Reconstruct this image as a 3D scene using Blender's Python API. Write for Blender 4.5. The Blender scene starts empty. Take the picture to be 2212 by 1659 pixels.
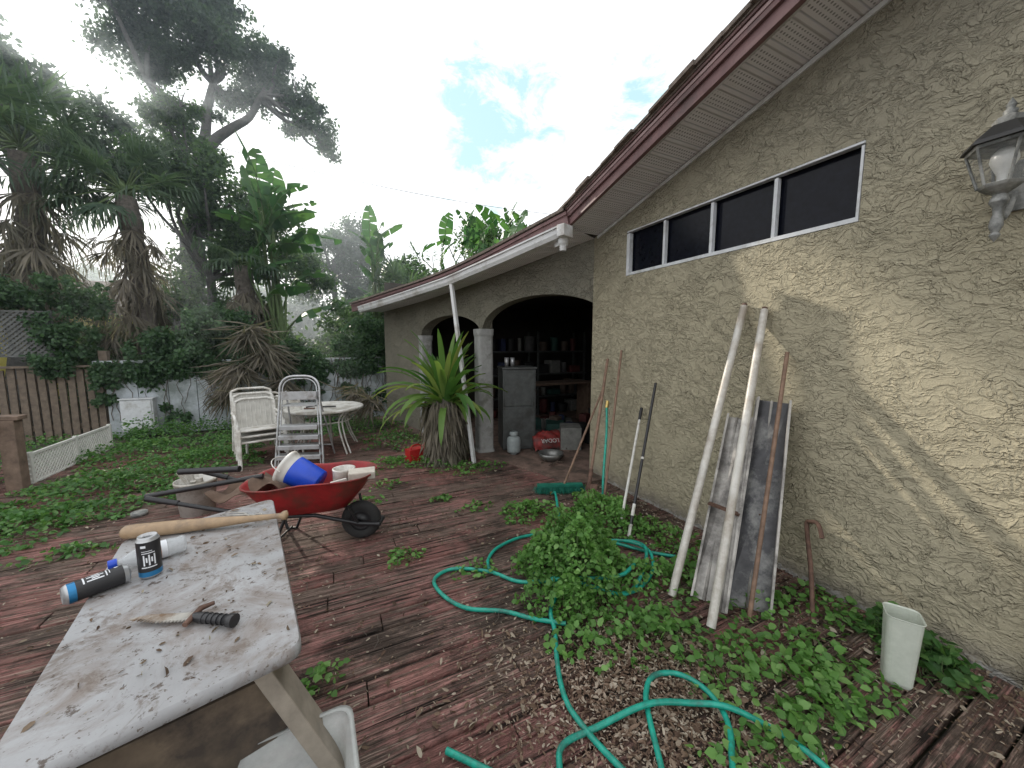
import bpy, math, random
import numpy as np
from mathutils import Vector, Matrix
random.seed(5); rng=np.random.default_rng(11)
scn=bpy.context.scene
col=scn.collection
V=Vector
# ------------------------------------------------------------ materials
def newmat(name):
    m=bpy.data.materials.new(name); m.use_nodes=True
    nt=m.node_tree; b=nt.nodes['Principled BSDF']
    return m,nt,b
def nd(nt,t,**k):
    n=nt.nodes.new(t)
    for a,v in k.items():
        if a in n.inputs: n.inputs[a].default_value=v
        else: setattr(n,a,v)
    return n
def lk(nt,a,b): nt.links.new(a,b)
def ramp(nt,fac,stops,interp='LINEAR'):
    r=nt.nodes.new('ShaderNodeValToRGB'); r.color_ramp.interpolation=interp
    e=r.color_ramp.elements
    while len(e)<len(stops): e.new(0.5)
    for i,(p,c) in enumerate(stops):
        e[i].position=p
        e[i].color=(c,c,c,1) if not hasattr(c,'__len__') else (*c,1)
    lk(nt,fac,r.inputs[0]); return r.outputs[0]
def mixc(nt,fac,a,b,mode='MIX'):
    m=nt.nodes.new('ShaderNodeMix'); m.data_type='RGBA'; m.blend_type=mode
    for s,i in ((fac,0),(a,6),(b,7)):
        if hasattr(s,'is_output'): lk(nt,s,m.inputs[i])
        elif i==0: m.inputs[0].default_value=s
        else: m.inputs[i].default_value=(*s,1)
    return m.outputs[2]
def noise(nt,vec,scale,detail=4,rough=.55,dist=0.):
    n=nd(nt,'ShaderNodeTexNoise'); n.inputs['Scale'].default_value=scale
    n.inputs['Detail'].default_value=detail; n.inputs['Roughness'].default_value=rough
    n.inputs['Distortion'].default_value=dist
    if vec is not None: lk(nt,vec,n.inputs['Vector'])
    return n.outputs['Fac']
def mapping(nt,vec,scale=(1,1,1),loc=(0,0,0),rot=(0,0,0)):
    n=nd(nt,'ShaderNodeMapping'); n.inputs['Scale'].default_value=scale
    n.inputs['Location'].default_value=loc; n.inputs['Rotation'].default_value=rot
    lk(nt,vec,n.inputs['Vector']); return n.outputs[0]
def objc(nt): return nd(nt,'ShaderNodeTexCoord').outputs['Object']
def mth(nt,op,a,b=None,c=None):
    n=nt.nodes.new('ShaderNodeMath'); n.operation=op
    for i,s in enumerate((a,b,c)):
        if s is None: continue
        if hasattr(s,'is_output'): lk(nt,s,n.inputs[i])
        else: n.inputs[i].default_value=s
    return n.outputs[0]
def bump(nt,b,h,strength=.5,dist=.01):
    n=nd(nt,'ShaderNodeBump'); n.inputs['Strength'].default_value=strength; n.inputs['Distance'].default_value=dist
    lk(nt,h,n.inputs['Height']); lk(nt,n.outputs[0],b.inputs['Normal'])
def simple(name,c,rough=.6,metal=0.,var=.2,scale=12,dirt=None,dirtamt=.4,bumpd=.0,spec=.5):
    m,nt,b=newmat(name); o=objc(nt)
    f=noise(nt,o,scale,6,.6)
    c=V(c)
    col_=mixc(nt,ramp(nt,f,[(.3,0.),(.7,1.)]),tuple(c*(1-var)),tuple(c*(1+var)))
    if dirt:
        f2=noise(nt,o,scale*.35,7,.7)
        col_=mixc(nt,ramp(nt,f2,[(.62-dirtamt*.35,0.),(.72-dirtamt*.2,1.)]),col_,dirt)
    lk(nt,col_,b.inputs['Base Color'])
    b.inputs['Roughness'].default_value=rough; b.inputs['Metallic'].default_value=metal
    b.inputs['Specular IOR Level'].default_value=spec
    if bumpd: bump(nt,b,noise(nt,o,scale*3,5,.6),.6,bumpd)
    return m
def leafmat(name,c1,c2,c3=None,trans=.35,rough=.45,spec=.3):
    m,nt,b=newmat(name)
    g=nd(nt,'ShaderNodeNewGeometry')
    r=g.outputs['Random Per Island']
    st=[(0.,c1),(1.,c2)] if c3 is None else [(0.,c1),(.55,c2),(1.,c3)]
    c=ramp(nt,r,st)
    big=noise(nt,objc(nt),1.2,3)
    c=mixc(nt,ramp(nt,big,[(.35,0.),(.65,1.)]),c,(.65,.7,.65),'MULTIPLY')
    lk(nt,c,b.inputs['Base Color']); b.inputs['Roughness'].default_value=rough
    b.inputs['Specular IOR Level'].default_value=spec
    t=nd(nt,'ShaderNodeBsdfTranslucent'); 
    c2_=mixc(nt,1.,c,(1.5,1.6,.9),'MULTIPLY')
    lk(nt,c2_,t.inputs[0])
    mx=nd(nt,'ShaderNodeMixShader'); mx.inputs[0].default_value=trans
    lk(nt,b.outputs[0],mx.inputs[1]); lk(nt,t.outputs[0],mx.inputs[2])
    lk(nt,mx.outputs[0],nt.nodes['Material Output'].inputs[0])
    return m
# stucco: overlapping trowel plates with crisp broken edges
def stucco(name,base,dark):
    m,nt,b=newmat(name); o=objc(nt)
    w=nd(nt,'ShaderNodeTexNoise'); w.inputs['Scale'].default_value=6; w.inputs['Detail'].default_value=5
    lk(nt,o,w.inputs['Vector'])
    vm=nd(nt,'ShaderNodeVectorMath',operation='MULTIPLY_ADD')
    lk(nt,w.outputs['Color'],vm.inputs[0]); vm.inputs[1].default_value=(.15,.15,.15); lk(nt,o,vm.inputs[2])
    o2=vm.outputs[0]
    msk=ramp(nt,noise(nt,o,2.2,3,.6),[(.36,.45),(.56,1.)])
    hs=None
    for sc,off,a,amt,rz in ((5.5,(0,0,0),.47,1.,.5),(7,(5,3,1),.53,.9,-.6),(6.2,(9,1,4),.58,.9,.2),(10,(2,7,7),.54,.7,-.3),(8,(12,7,3),.42,.8,.9),(12,(1,17,5),.60,.6,.4),(14,(21,4,5),.50,.5,-.8)):
        f=noise(nt,mapping(nt,o2,(1,1,1.7),off,(rz,0,0)),sc,2.5,.5)
        s=ramp(nt,f,[(a-.005,0.),(a+.008,1.),(a+.06,.45),(a+.2,.3)])
        s=mth(nt,'MULTIPLY',s,amt)
        hs=s if hs is None else mth(nt,'ADD',hs,s)
    hs=mth(nt,'MULTIPLY',hs,msk)
    fine=mth(nt,'MULTIPLY',noise(nt,o,80,5,.75),.55)
    h=mth(nt,'ADD',hs,fine)
    bump(nt,b,h,1.,.0105)
    n1=noise(nt,o,1.3,5,.6)
    c=mixc(nt,ramp(nt,n1,[(.35,0.),(.7,1.)]),base,dark)
    n2=noise(nt,o,25,6,.7)
    c=mixc(nt,ramp(nt,n2,[(.3,.0),(.75,.35)]),c,tuple(V(base)*.6))
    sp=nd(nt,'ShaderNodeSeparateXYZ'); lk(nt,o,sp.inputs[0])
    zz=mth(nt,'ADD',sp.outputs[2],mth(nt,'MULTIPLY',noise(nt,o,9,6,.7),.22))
    gr=ramp(nt,zz,[(.12,1.),(.26,0.)])
    c=mixc(nt,mth(nt,'MULTIPLY',gr,.75),c,(.24,.22,.19))
    pp=ramp(nt,mth(nt,'ADD',sp.outputs[2],mth(nt,'MULTIPLY',noise(nt,o,14,5,.7),.16)),[(.085,1.),(.10,0.)])
    c=mixc(nt,mth(nt,'MULTIPLY',pp,.7),c,(.45,.44,.42))
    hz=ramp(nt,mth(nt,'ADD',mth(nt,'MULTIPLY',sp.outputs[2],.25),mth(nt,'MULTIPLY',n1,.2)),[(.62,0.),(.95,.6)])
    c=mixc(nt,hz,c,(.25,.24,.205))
    lk(nt,c,b.inputs['Base Color']); b.inputs['Roughness'].default_value=.88; b.inputs['Specular IOR Level'].default_value=.2
    return m
M_stucco=stucco('stucco_paint',(.47,.425,.305),(.40,.36,.255))
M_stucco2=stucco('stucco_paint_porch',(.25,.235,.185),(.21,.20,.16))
def deckmat():
    m,nt,b=newmat('weathered_deck_boards'); o=objc(nt)
    g=nd(nt,'ShaderNodeNewGeometry'); rnd=g.outputs['Random Per Island']
    st=mapping(nt,o,(1.1,30,1)); n1=noise(nt,st,1.6,9,.75,.3)
    st2=mapping(nt,o,(2.6,95,1)); n2=noise(nt,st2,1.2,6,.7,.3)
    n3=noise(nt,mapping(nt,o,(1.5,42,1),(7,7,7)),1.1,5,.6,.4)
    paint=mixc(nt,rnd,(.30,.135,.118),(.47,.245,.218))
    paint=mixc(nt,ramp(nt,noise(nt,o,22,6,.7),[(.35,0.),(.75,.6)]),paint,(.20,.11,.095))
    wood=mixc(nt,ramp(nt,n2,[(.3,0.),(.7,1.)]),(.09,.062,.05),(.30,.22,.18))
    big=noise(nt,o,1.4,5,.65)
    k=mth(nt,'ADD',mth(nt,'MULTIPLY',n1,.7),mth(nt,'MULTIPLY',big,.65))
    k=mth(nt,'ADD',k,mth(nt,'MULTIPLY',rnd,.07))
    c=mixc(nt,ramp(nt,k,[(.67,0.),(.74,1.)]),paint,wood)
    dirt=noise(nt,mapping(nt,o,(1,1.6,1),(4,2,0)),1.1,9,.78)
    c=mixc(nt,ramp(nt,dirt,[(.51,0.),(.59,.75)]),c,(.06,.046,.037))
    dirt2=noise(nt,mapping(nt,o,(1,1,1),(14,2,0)),6,9,.8)
    c=mixc(nt,ramp(nt,dirt2,[(.50,0.),(.62,.55)]),c,(.09,.068,.056))
    vd=nd(nt,'ShaderNodeVectorMath',operation='DISTANCE'); lk(nt,mapping(nt,o,(1,1.25,0)),vd.inputs[0]); vd.inputs[1].default_value=(1.25,1.5,0)
    md=mth(nt,'ADD',vd.outputs['Value'],mth(nt,'MULTIPLY',noise(nt,o,4,7,.7),.9))
    c=mixc(nt,ramp(nt,md,[(.72,.9),(.95,0.)]),c,(.065,.046,.036))
    gro=mth(nt,'MULTIPLY',ramp(nt,n3,[(.35,1.),(.44,0.)]),.94)
    c=mixc(nt,gro,c,(.014,.011,.009))
    c=mixc(nt,ramp(nt,n2,[(.34,.85),(.42,0.)]),c,(.02,.014,.011))
    lk(nt,c,b.inputs['Base Color']); 
    lk(nt,ramp(nt,n1,[(.3,.65),(.7,.95)]),b.inputs['Roughness']); b.inputs['Specular IOR Level'].default_value=.22
    h=mth(nt,'ADD',ramp(nt,n2,[(.3,0.),(.55,1.)]),mth(nt,'MULTIPLY',noise(nt,o,60,5),.5))
    h=mth(nt,'ADD',h,mth(nt,'MULTIPLY',gro,-1.6))
    bump(nt,b,h,1.,.009)
    return m
M_deck=deckmat()
def soffitmat():
    m,nt,b=newmat('perforated_soffit'); o=objc(nt)
    sp=nd(nt,'ShaderNodeSeparateXYZ'); lk(nt,o,sp.inputs[0])
    y=sp.outputs[1]; x=sp.outputs[0]
    fr=mth(nt,'FRACT',mth(nt,'MULTIPLY',y,1/.15))
    rib=ramp(nt,fr,[(0.,0.),(.06,1.),(.2,1.),(.28,.35),(.95,.35)])
    dx=mth(nt,'SUBTRACT',mth(nt,'FRACT',mth(nt,'MULTIPLY',x,36)),.5)
    dy=mth(nt,'SUBTRACT',mth(nt,'FRACT',mth(nt,'MULTIPLY',y,36)),.5)
    d=mth(nt,'SQRT',mth(nt,'ADD',mth(nt,'MULTIPLY',dx,dx),mth(nt,'MULTIPLY',dy,dy)))
    dot=ramp(nt,d,[(.20,1.),(.32,0.)])
    dot=mth(nt,'MULTIPLY',dot,ramp(nt,fr,[(.32,0.),(.36,.8),(.88,.8),(.92,0.)]))
    c=mixc(nt,dot,(.80,.78,.80),(.14,.14,.14))
    c=mixc(nt,ramp(nt,fr,[(.0,.7),(.05,0.),(.22,0.),(.26,.35),(.31,0.),(.97,0.),(1.,.7)]),c,(.3,.3,.3))
    c=mixc(nt,ramp(nt,noise(nt,o,3,6,.7),[(.45,0.),(.8,.3)]),c,(.5,.48,.46))
    lk(nt,c,b.inputs['Base Color']); b.inputs['Roughness'].default_value=.5
    bump(nt,b,rib,.9,.014)
    return m
M_soffit=soffitmat()
M_fascia=simple('maroon_fascia',(.185,.105,.104),.6,var=.18,dirt=(.12,.08,.078),dirtamt=.3)
M_fascia2=simple('maroon_fascia_trim',(.31,.215,.21),.55,var=.15)
M_shingle=simple('roof_shingle',(.16,.13,.11),.9,var=.4,scale=30,bumpd=.01)
M_whitepaint=simple('white_painted_metal',(.66,.67,.67),.45,var=.08,dirt=(.40,.38,.35),dirtamt=.4,scale=8)
M_whiteframe=simple('white_window_frame',(.62,.64,.66),.5,var=.1,dirt=(.4,.4,.38),dirtamt=.3)
M_glass=simple('dark_window_screen',(.006,.007,.012),.14,var=.4,scale=30,spec=.15)
M_trim=simple('cream_trim',(.50,.46,.33),.8,var=.08,bumpd=.003)
M_column=simple('painted_column',(.31,.31,.30),.8,var=.15,bumpd=.006,dirt=(.18,.18,.16),dirtamt=.3)
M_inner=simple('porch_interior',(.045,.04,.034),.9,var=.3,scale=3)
M_slab=simple('porch_tile',(.18,.12,.095),.75,var=.3,scale=10,dirt=(.06,.045,.035),dirtamt=.5)
M_blockwall=simple('painted_block_wall',(.46,.50,.53),.85,var=.12,scale=5,dirt=(.20,.23,.22),dirtamt=.55,bumpd=.004)
M_fence=simple('brown_fence_wood',(.16,.125,.095),.85,var=.35,scale=14,bumpd=.004)
M_lattice=simple('grey_lattice',(.13,.135,.13),.85,var=.3)
M_wlattice=simple('white_lattice_plastic',(.62,.62,.58),.6,var=.1)
M_soil=simple('soil',(.075,.06,.045),.95,var=.5,scale=4,dirt=(.035,.05,.025),dirtamt=.5,bumpd=.03)
M_bark=simple('bark',(.09,.088,.085),.9,var=.4,scale=14,bumpd=.02)
M_palmbark=simple('palm_bark',(.13,.115,.10),.95,var=.5,scale=18,bumpd=.03)
M_alu=simple('aluminium',(.50,.51,.52),.38,metal=.55,var=.12,dirt=(.28,.26,.24),dirtamt=.3)
M_pole=simple('weathered_pole',(.56,.545,.50),.5,metal=.1,var=.15,scale=9,dirt=(.33,.29,.24),dirtamt=.5)
M_channel=simple('dirty_channel',(.44,.42,.39),.6,metal=.2,var=.2,dirt=(.16,.15,.14),dirtamt=.5)
M_channeld=simple('dark_channel',(.075,.075,.08),.6,metal=.2,var=.4,dirt=(.26,.26,.25),dirtamt=.35)
M_wood=simple('tool_handle_wood',(.20,.125,.085),.7,var=.35,scale=20)
M_rust=simple('rusty_steel',(.13,.075,.055),.8,metal=.2,var=.4,scale=30)
M_steel=simple('blade_steel',(.46,.44,.40),.45,metal=.3,var=.2,scale=20,dirt=(.20,.13,.08),dirtamt=.3)
M_black=simple('black_plastic',(.018,.018,.02),.4,var=.2)
M_rubber=simple('rubber',(.02,.02,.02),.8,var=.3,bumpd=.003)
M_red=simple('red_painted_steel',(.31,.018,.020),.5,var=.25,dirt=(.14,.035,.025),dirtamt=.5)
M_redp=simple('red_plastic',(.42,.02,.02),.4,var=.1)
M_blue=simple('blue_plastic',(.012,.07,.55),.35,var=.1)
M_bluet=simple('can_blue',(.03,.20,.42),.3,metal=.5,var=.1)
M_whitep=simple('white_plastic',(.64,.63,.59),.45,var=.08,dirt=(.36,.33,.28),dirtamt=.45)
M_whitetext=simple('label_white',(.75,.77,.8),.5,var=.03)
M_teal=simple('teal_hose_rubber',(.012,.30,.22),.38,var=.25,scale=25,dirt=(.03,.14,.11),dirtamt=.35)
M_green=simple('green_bristles',(.01,.16,.11),.6,var=.3)
M_bat=simple('bat_wood',(.36,.25,.15),.5,var=.15,scale=30,dirt=(.22,.16,.11),dirtamt=.35)
M_tan=simple('tan_canvas',(.13,.085,.06),.9,var=.3)
M_brick=simple('pale_brick',(.50,.46,.40),.85,var=.2,bumpd=.003)
M_cab=simple('grey_cabinet',(.075,.08,.078),.5,metal=.2,var=.25,dirt=(.045,.045,.042),dirtamt=.4)
M_boardw=simple('table_leg_wood',(.27,.235,.19),.8,var=.25,scale=14,bumpd=.002)
M_ply=simple('plywood',(.12,.09,.062),.8,var=.4,scale=9,dirt=(.05,.038,.03),dirtamt=.4)
M_vehw=simple('pale_bag',(.6,.58,.54),.6,var=.1)
M_yellow=simple('yellow_stucco',(.62,.55,.12),.8,var=.08)
M_lamp=simple('lantern_metal',(.12,.125,.12),.6,metal=.3,var=.4,dirt=(.36,.36,.34),dirtamt=.55,scale=18)
M_lampb=simple('lantern_dark',(.02,.02,.02),.5,var=.3)
DC=[simple('dull_clutter_%d'%i,c,.7,var=.3) for i,c in enumerate([(.08,.018,.016),(.012,.05,.04),(.06,.06,.06),(.16,.16,.145),(.07,.05,.037),(.015,.022,.06),(.012,.012,.012)])]
def tabletop():
    m,nt,b=newmat('stained_table_top'); o=objc(nt)
    c=mixc(nt,ramp(nt,noise(nt,o,3,6,.6),[(.35,0.),(.7,1.)]),(.40,.405,.415),(.30,.30,.305))
    n=noise(nt,o,4,10,.75,.8)
    c=mixc(nt,ramp(nt,n,[(.44,0.),(.66,.9)]),c,(.17,.125,.095))
    n=noise(nt,mapping(nt,o,(1,1,1),(1,5,0)),9,8,.75,.5)
    c=mixc(nt,ramp(nt,n,[(.54,0.),(.62,.7)]),c,(.13,.095,.07))
    n=noise(nt,o,26,6,.7)
    c=mixc(nt,ramp(nt,n,[(.60,0.),(.65,.9)]),c,(.07,.045,.03))
    n=noise(nt,mapping(nt,o,(1,1,1),(3,3,3)),60,4,.6)
    c=mixc(nt,ramp(nt,n,[(.63,0.),(.67,.9)]),c,(.10,.07,.05))
    lk(nt,c,b.inputs['Base Color']); lk(nt,ramp(nt,noise(nt,o,8,5),[(.3,.3),(.7,.65)]),b.inputs['Roughness'])
    bump(nt,b,noise(nt,o,60,5),.3,.004)
    return m
M_table=tabletop()
def clearmat(name,c,alpha):
    m,nt,b=newmat(name)
    b.inputs['Base Color'].default_value=(*c,1); b.inputs['Roughness'].default_value=.25
    t=nd(nt,'ShaderNodeBsdfTransparent'); mx=nd(nt,'ShaderNodeMixShader')
    f=ramp(nt,noise(nt,objc(nt),9,5,.7),[(.3,max(alpha-.12,0)),(.7,alpha+.12)])
    lk(nt,f,mx.inputs[0]); lk(nt,t.outputs[0],mx.inputs[1]); lk(nt,b.outputs[0],mx.inputs[2])
    lk(nt,mx.outputs[0],nt.nodes['Material Output'].inputs[0])
    return m
M_clear=clearmat('cloudy_plastic',(.58,.60,.58),.5)
M_clear2=clearmat('frosted_plastic',(.62,.66,.58),.72)
M_bottle=clearmat('bottle_plastic',(.65,.68,.70),.5)
M_pane=clearmat('lantern_glass',(.30,.32,.32),.2)
M_bulb=simple('bulb_glass',(.75,.75,.72),.3,var=.03)
L_oak=leafmat('oak_leaves',(.05,.08,.065),(.09,.135,.10),trans=.5)
L_shrub=leafmat('shrub_leaves',(.05,.09,.06),(.09,.155,.08),(.12,.20,.085),trans=.45)
L_palm=leafmat('palm_fronds',(.065,.11,.08),(.11,.165,.11),trans=.45)
L_dead=leafmat('dead_fronds',(.13,.115,.095),(.27,.235,.195),trans=.3,rough=.8)
L_bird=leafmat('paddle_leaves',(.045,.12,.055),(.10,.20,.075),trans=.45)
L_weed=leafmat('weed_leaves',(.09,.20,.05),(.15,.32,.08),(.25,.43,.14),trans=.35)
L_weed2=leafmat('weed_leaves_dark',(.065,.15,.05),(.11,.24,.075),(.19,.32,.11),trans=.35)
L_strap=leafmat('strap_leaves',(.07,.17,.045),(.17,.29,.075),(.34,.37,.12),trans=.4)
L_vine=leafmat('vine_leaves',(.04,.085,.045),(.085,.16,.07),trans=.35)
L_litter=leafmat('dead_leaf_litter',(.09,.052,.037),(.23,.155,.11),(.50,.43,.35),trans=.1,rough=.8)
M_stem=simple('weed_stem',(.09,.14,.05),.7,var=.2)
M_drystem=simple('dry_vine_stem',(.12,.10,.08),.9,var=.3)
# ------------------------------------------------------------ mesh tools
def frame_for(d):
    d=V(d).normalized(); a=V((0,0,1)) if abs(d.z)<.95 else V((1,0,0))
    x=d.cross(a).normalized(); y=x.cross(d).normalized()
    return x,y,d
class MB:
    def __init__(s): s.v=[];s.f=[];s.m=[];s.s=[]
    def add(s,vs,fs,mi=0,sm=False):
        o=len(s.v); s.v+=[tuple(v) for v in vs]
        for f in fs: s.f.append(tuple(i+o for i in f)); s.m.append(mi); s.s.append(sm)
    def box(s,c,sz,R=None,mi=0):
        c=V(c);vs=[]
        for x in(-.5,.5):
            for y in(-.5,.5):
                for z in(-.5,.5):
                    p=V((x*sz[0],y*sz[1],z*sz[2]))
                    if R is not None: p=R@p
                    vs.append(c+p)
        s.add(vs,[(0,1,3,2),(4,6,7,5),(0,4,5,1),(2,3,7,6),(0,2,6,4),(1,5,7,3)],mi)
    def beam(s,p0,p1,w,h,mi=0,up=(0,0,1)):
        p0=V(p0);p1=V(p1);d=(p1-p0);L=d.length;d.normalize();u=V(up)
        x=d.cross(u)
        if x.length<1e-4: x=d.cross(V((1,0,0)))
        x.normalize(); u=x.cross(d).normalized()
        R=Matrix((x,d,u)).transposed()
        s.box((p0+p1)/2,(w,L,h),R,mi)
    def tube(s,pts,r,n=8,mi=0,caps=True):
        pts=[V(p) for p in pts]; k=len(pts)
        if not hasattr(r,'__len__'): r=[r]*k
        vs=[];x,y,d=frame_for(pts[1]-pts[0])
        for i,p in enumerate(pts):
            t=(pts[min(i+1,k-1)]-pts[max(i-1,0)])
            if t.length<1e-9: t=d
            t=t.normalized()
            x=(x-t*x.dot(t))
            if x.length<1e-5: x=frame_for(t)[0]
            x.normalize(); y=t.cross(x)
            for j in range(n):
                a=2*math.pi*j/n
                vs.append(p+(x*math.cos(a)+y*math.sin(a))*r[i])
        fs=[(i*n+j,i*n+(j+1)%n,(i+1)*n+(j+1)%n,(i+1)*n+j) for i in range(k-1) for j in range(n)]
        s.add(vs,fs,mi,True)
        if caps: s.add(vs[:n],[tuple(range(n))[::-1]],mi); s.add(vs[-n:],[tuple(range(n))],mi)
    def lathe(s,prof,c=(0,0,0),n=24,mi=0,R=None,sm=True):
        c=V(c);vs=[]
        for r,z in prof:
            for j in range(n):
                a=2*math.pi*j/n; p=V((r*math.cos(a),r*math.sin(a),z))
                if R is not None: p=R@p
                vs.append(c+p)
        k=len(prof)
        s.add(vs,[(i*n+j,i*n+(j+1)%n,(i+1)*n+(j+1)%n,(i+1)*n+j) for i in range(k-1) for j in range(n)],mi,sm)
    def poly(s,pts,mi=0): s.add(pts,[tuple(range(len(pts)))],mi)
    def build(s,name,mats,parent=None,bevel=0,solid=0,wn=False):
        me=bpy.data.meshes.new(name); me.from_pydata(s.v,[],s.f)
        for m in (mats if isinstance(mats,(list,tuple)) else [mats]): me.materials.append(m)
        me.polygons.foreach_set('material_index',s.m); me.polygons.foreach_set('use_smooth',s.s)
        me.update(); o=bpy.data.objects.new(name,me); col.objects.link(o)
        if parent: o.parent=parent
        if solid:
            md=o.modifiers.new('s','SOLIDIFY'); md.thickness=solid; md.offset=0
        if bevel:
            md=o.modifiers.new('b','BEVEL'); md.width=bevel; md.segments=2; md.limit_method='ANGLE'
        return o
def empty(name,loc=(0,0,0)):
    e=bpy.data.objects.new(name,None); col.objects.link(e); return e
def spline(pts,n=8):
    pts=[V(p) for p in pts]; P=[pts[0]*2-pts[1]]+pts+[pts[-1]*2-pts[-2]]; out=[]
    for i in range(1,len(P)-2):
        a,b,c,d=P[i-1:i+3]
        for k in range(n):
            t=k/n
            out.append(.5*((2*b)+(c-a)*t+(2*a-5*b+4*c-d)*t*t+(3*b-a-3*c+d)*t**3))
    out.append(pts[-1]); return out
T_SIMPLE=(np.array([[0,0,0],[.45,-.5,.06],[1,0,-.05],[.45,.5,.06]],float),[[0,1,2,3]])
T_LEAF=(np.array([[0,0,0],[.18,-.36,.05],[.62,-.40,.02],[1,0,-.14],[.62,.40,.02],[.18,.36,.05],[.5,0,-.05]],float),
        [[0,1,2,6],[6,2,3],[0,6,4,5],[6,3,4]])
def leafmesh(name,P,D,Nn,Ls,Ws,mats,tpl=T_SIMPLE,parent=None,mi=None):
    P=np.asarray(P,float);D=np.asarray(D,float);Nn=np.asarray(Nn,float)
    D/= (np.linalg.norm(D,axis=1,keepdims=True)+1e-9)
    S=np.cross(Nn,D); S/=(np.linalg.norm(S,axis=1,keepdims=True)+1e-9)
    U=np.cross(D,S)
    tv,tf=tpl; n=len(P);k=len(tv)
    Ls=np.broadcast_to(Ls,(n,));Ws=np.broadcast_to(Ws,(n,))
    co=(P[:,None,:]+D[:,None,:]*(tv[None,:,0:1]*Ls[:,None,None])+S[:,None,:]*(tv[None,:,1:2]*Ws[:,None,None])+U[:,None,:]*(tv[None,:,2:3]*Ls[:,None,None])).reshape(-1,3)
    lt=np.array([len(f) for f in tf]); fl=np.concatenate([np.array(f) for f in tf])
    loops=(np.arange(n)[:,None]*k+fl[None,:]).ravel()
    totals=np.tile(lt,n); starts=np.concatenate([[0],np.cumsum(totals)[:-1]])
    me=bpy.data.meshes.new(name)
    me.vertices.add(n*k); me.vertices.foreach_set('co',co.ravel())
    me.loops.add(len(loops)); me.loops.foreach_set('vertex_index',loops.astype(np.int32))
    me.polygons.add(len(totals)); me.polygons.foreach_set('loop_start',starts.astype(np.int32)); me.polygons.foreach_set('loop_total',totals.astype(np.int32))
    for m in (mats if isinstance(mats,(list,tuple)) else [mats]): me.materials.append(m)
    if mi is not None: me.polygons.foreach_set('material_index',np.repeat(np.asarray(mi,np.int32),len(tf)))
    me.update(calc_edges=True); me.validate()
    o=bpy.data.objects.new(name,me); col.objects.link(o)
    if parent: o.parent=parent
    return o
def rdir(n,up=0.):
    d=rng.normal(size=(n,3)); d[:,2]+=up
    return d/(np.linalg.norm(d,axis=1,keepdims=True)+1e-9)
def clump_pts(clumps,per,shell=.6,sig=.2):
    out=[]
    for (x,y,z,r) in clumps:
        n=int(per*r*r*4)+20
        k=max(5,int(11*r+6))
        sub=rdir(k)*(rng.uniform(.3,1.,(k,1))**.5)*r*np.array([1.1,1,.75])
        idx=rng.integers(0,k,n)
        p=sub[idx]+rng.normal(size=(n,3))*r*sig
        out.append(p+np.array([x,y,z]))
    return np.concatenate(out)
def field(patches,leaf,zpow=.6):
    Ps=[];Ls=[]
    for (cx,cy,rx,ry,h,n) in patches:
        a=rng.uniform(0,2*np.pi,n); q=rng.uniform(0,1,n)**.6
        lum=1+.25*np.sin(a*3+cx*5)+.18*np.sin(a*7+cy*9)
        x=cx+np.cos(a)*q*rx*lum; y=cy+np.sin(a)*q*ry*lum
        hh=h*(1-q**2)*(.7+.3*np.sin(x*17)*np.cos(y*15))+.015
        z=hh*rng.uniform(.15,1,n)**zpow
        Ps.append(np.stack([x,y,z],1)); Ls.append(rng.uniform(.55,1.3,n)*leaf)
    return np.concatenate(Ps),np.concatenate(Ls)
# ------------------------------------------------------------ world / sun / camera
sun_el=math.radians(25); sun_az=math.radians(-20.9)
w=bpy.data.worlds.new('World'); scn.world=w; w.use_nodes=True; nt=w.node_tree
bg=nt.nodes['Background']; bg.inputs[1].default_value=.15
sky=nd(nt,'ShaderNodeTexSky'); sky.sky_type='NISHITA'; sky.sun_disc=False
sky.sun_elevation=sun_el; sky.sun_rotation=sun_az; sky.air_density=1.; sky.dust_density=1.5
tc=nd(nt,'ShaderNodeTexCoord').outputs['Generated']
def hole(dirv,rad):
    vd=nd(nt,'ShaderNodeVectorMath',operation='DISTANCE'); lk(nt,tc,vd.inputs[0]); vd.inputs[1].default_value=dirv
    return mth(nt,'DIVIDE',vd.outputs['Value'],rad)
cn=noise(nt,mapping(nt,tc,(1,1,1.8)),9,8,.66,.4)
h=mth(nt,'MINIMUM',hole((.33,.80,.50),.17),hole((.567,.634,.523),.09))
cf=mth(nt,'ADD',mth(nt,'MULTIPLY',h,.5),mth(nt,'MULTIPLY',mth(nt,'SUBTRACT',cn,.5),2.6))
fac=ramp(nt,cf,[(.0,0.),(.5,1.)])
thin=mixc(nt,.2,(4.9,7.2,7.5),sky.outputs[0])
cloud=mixc(nt,ramp(nt,noise(nt,tc,3,5),[(.3,0.),(.7,1.)]),(8.4,8.7,9.0),(10.6,10.7,10.9))
cc=mixc(nt,fac,thin,cloud)
lk(nt,cc,bg.inputs[0])
sd=V((math.sin(sun_az)*math.cos(sun_el),math.cos(sun_az)*math.cos(sun_el),math.sin(sun_el)))
sl=bpy.data.lights.new('sun','SUN'); sl.energy=4.8; sl.angle=math.radians(1.); sl.color=(1,.94,.84)
so=bpy.data.objects.new('sun',sl); col.objects.link(so); so.rotation_euler=(-sd).to_track_quat('-Z','Y').to_euler()
cam=bpy.data.cameras.new('camera'); co=bpy.data.objects.new('camera',cam); col.objects.link(co)
cam.sensor_width=36; cam.lens=36*800/2212; cam.clip_start=.05; cam.clip_end=600
co.location=(0,0,1.6)
co.rotation_euler=(math.radians(90)-math.atan(84/800),0,math.radians(-25.7))
scn.camera=co
scn.view_settings.view_transform='Standard'; scn.view_settings.look='None'; scn.view_settings.exposure=0
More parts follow.
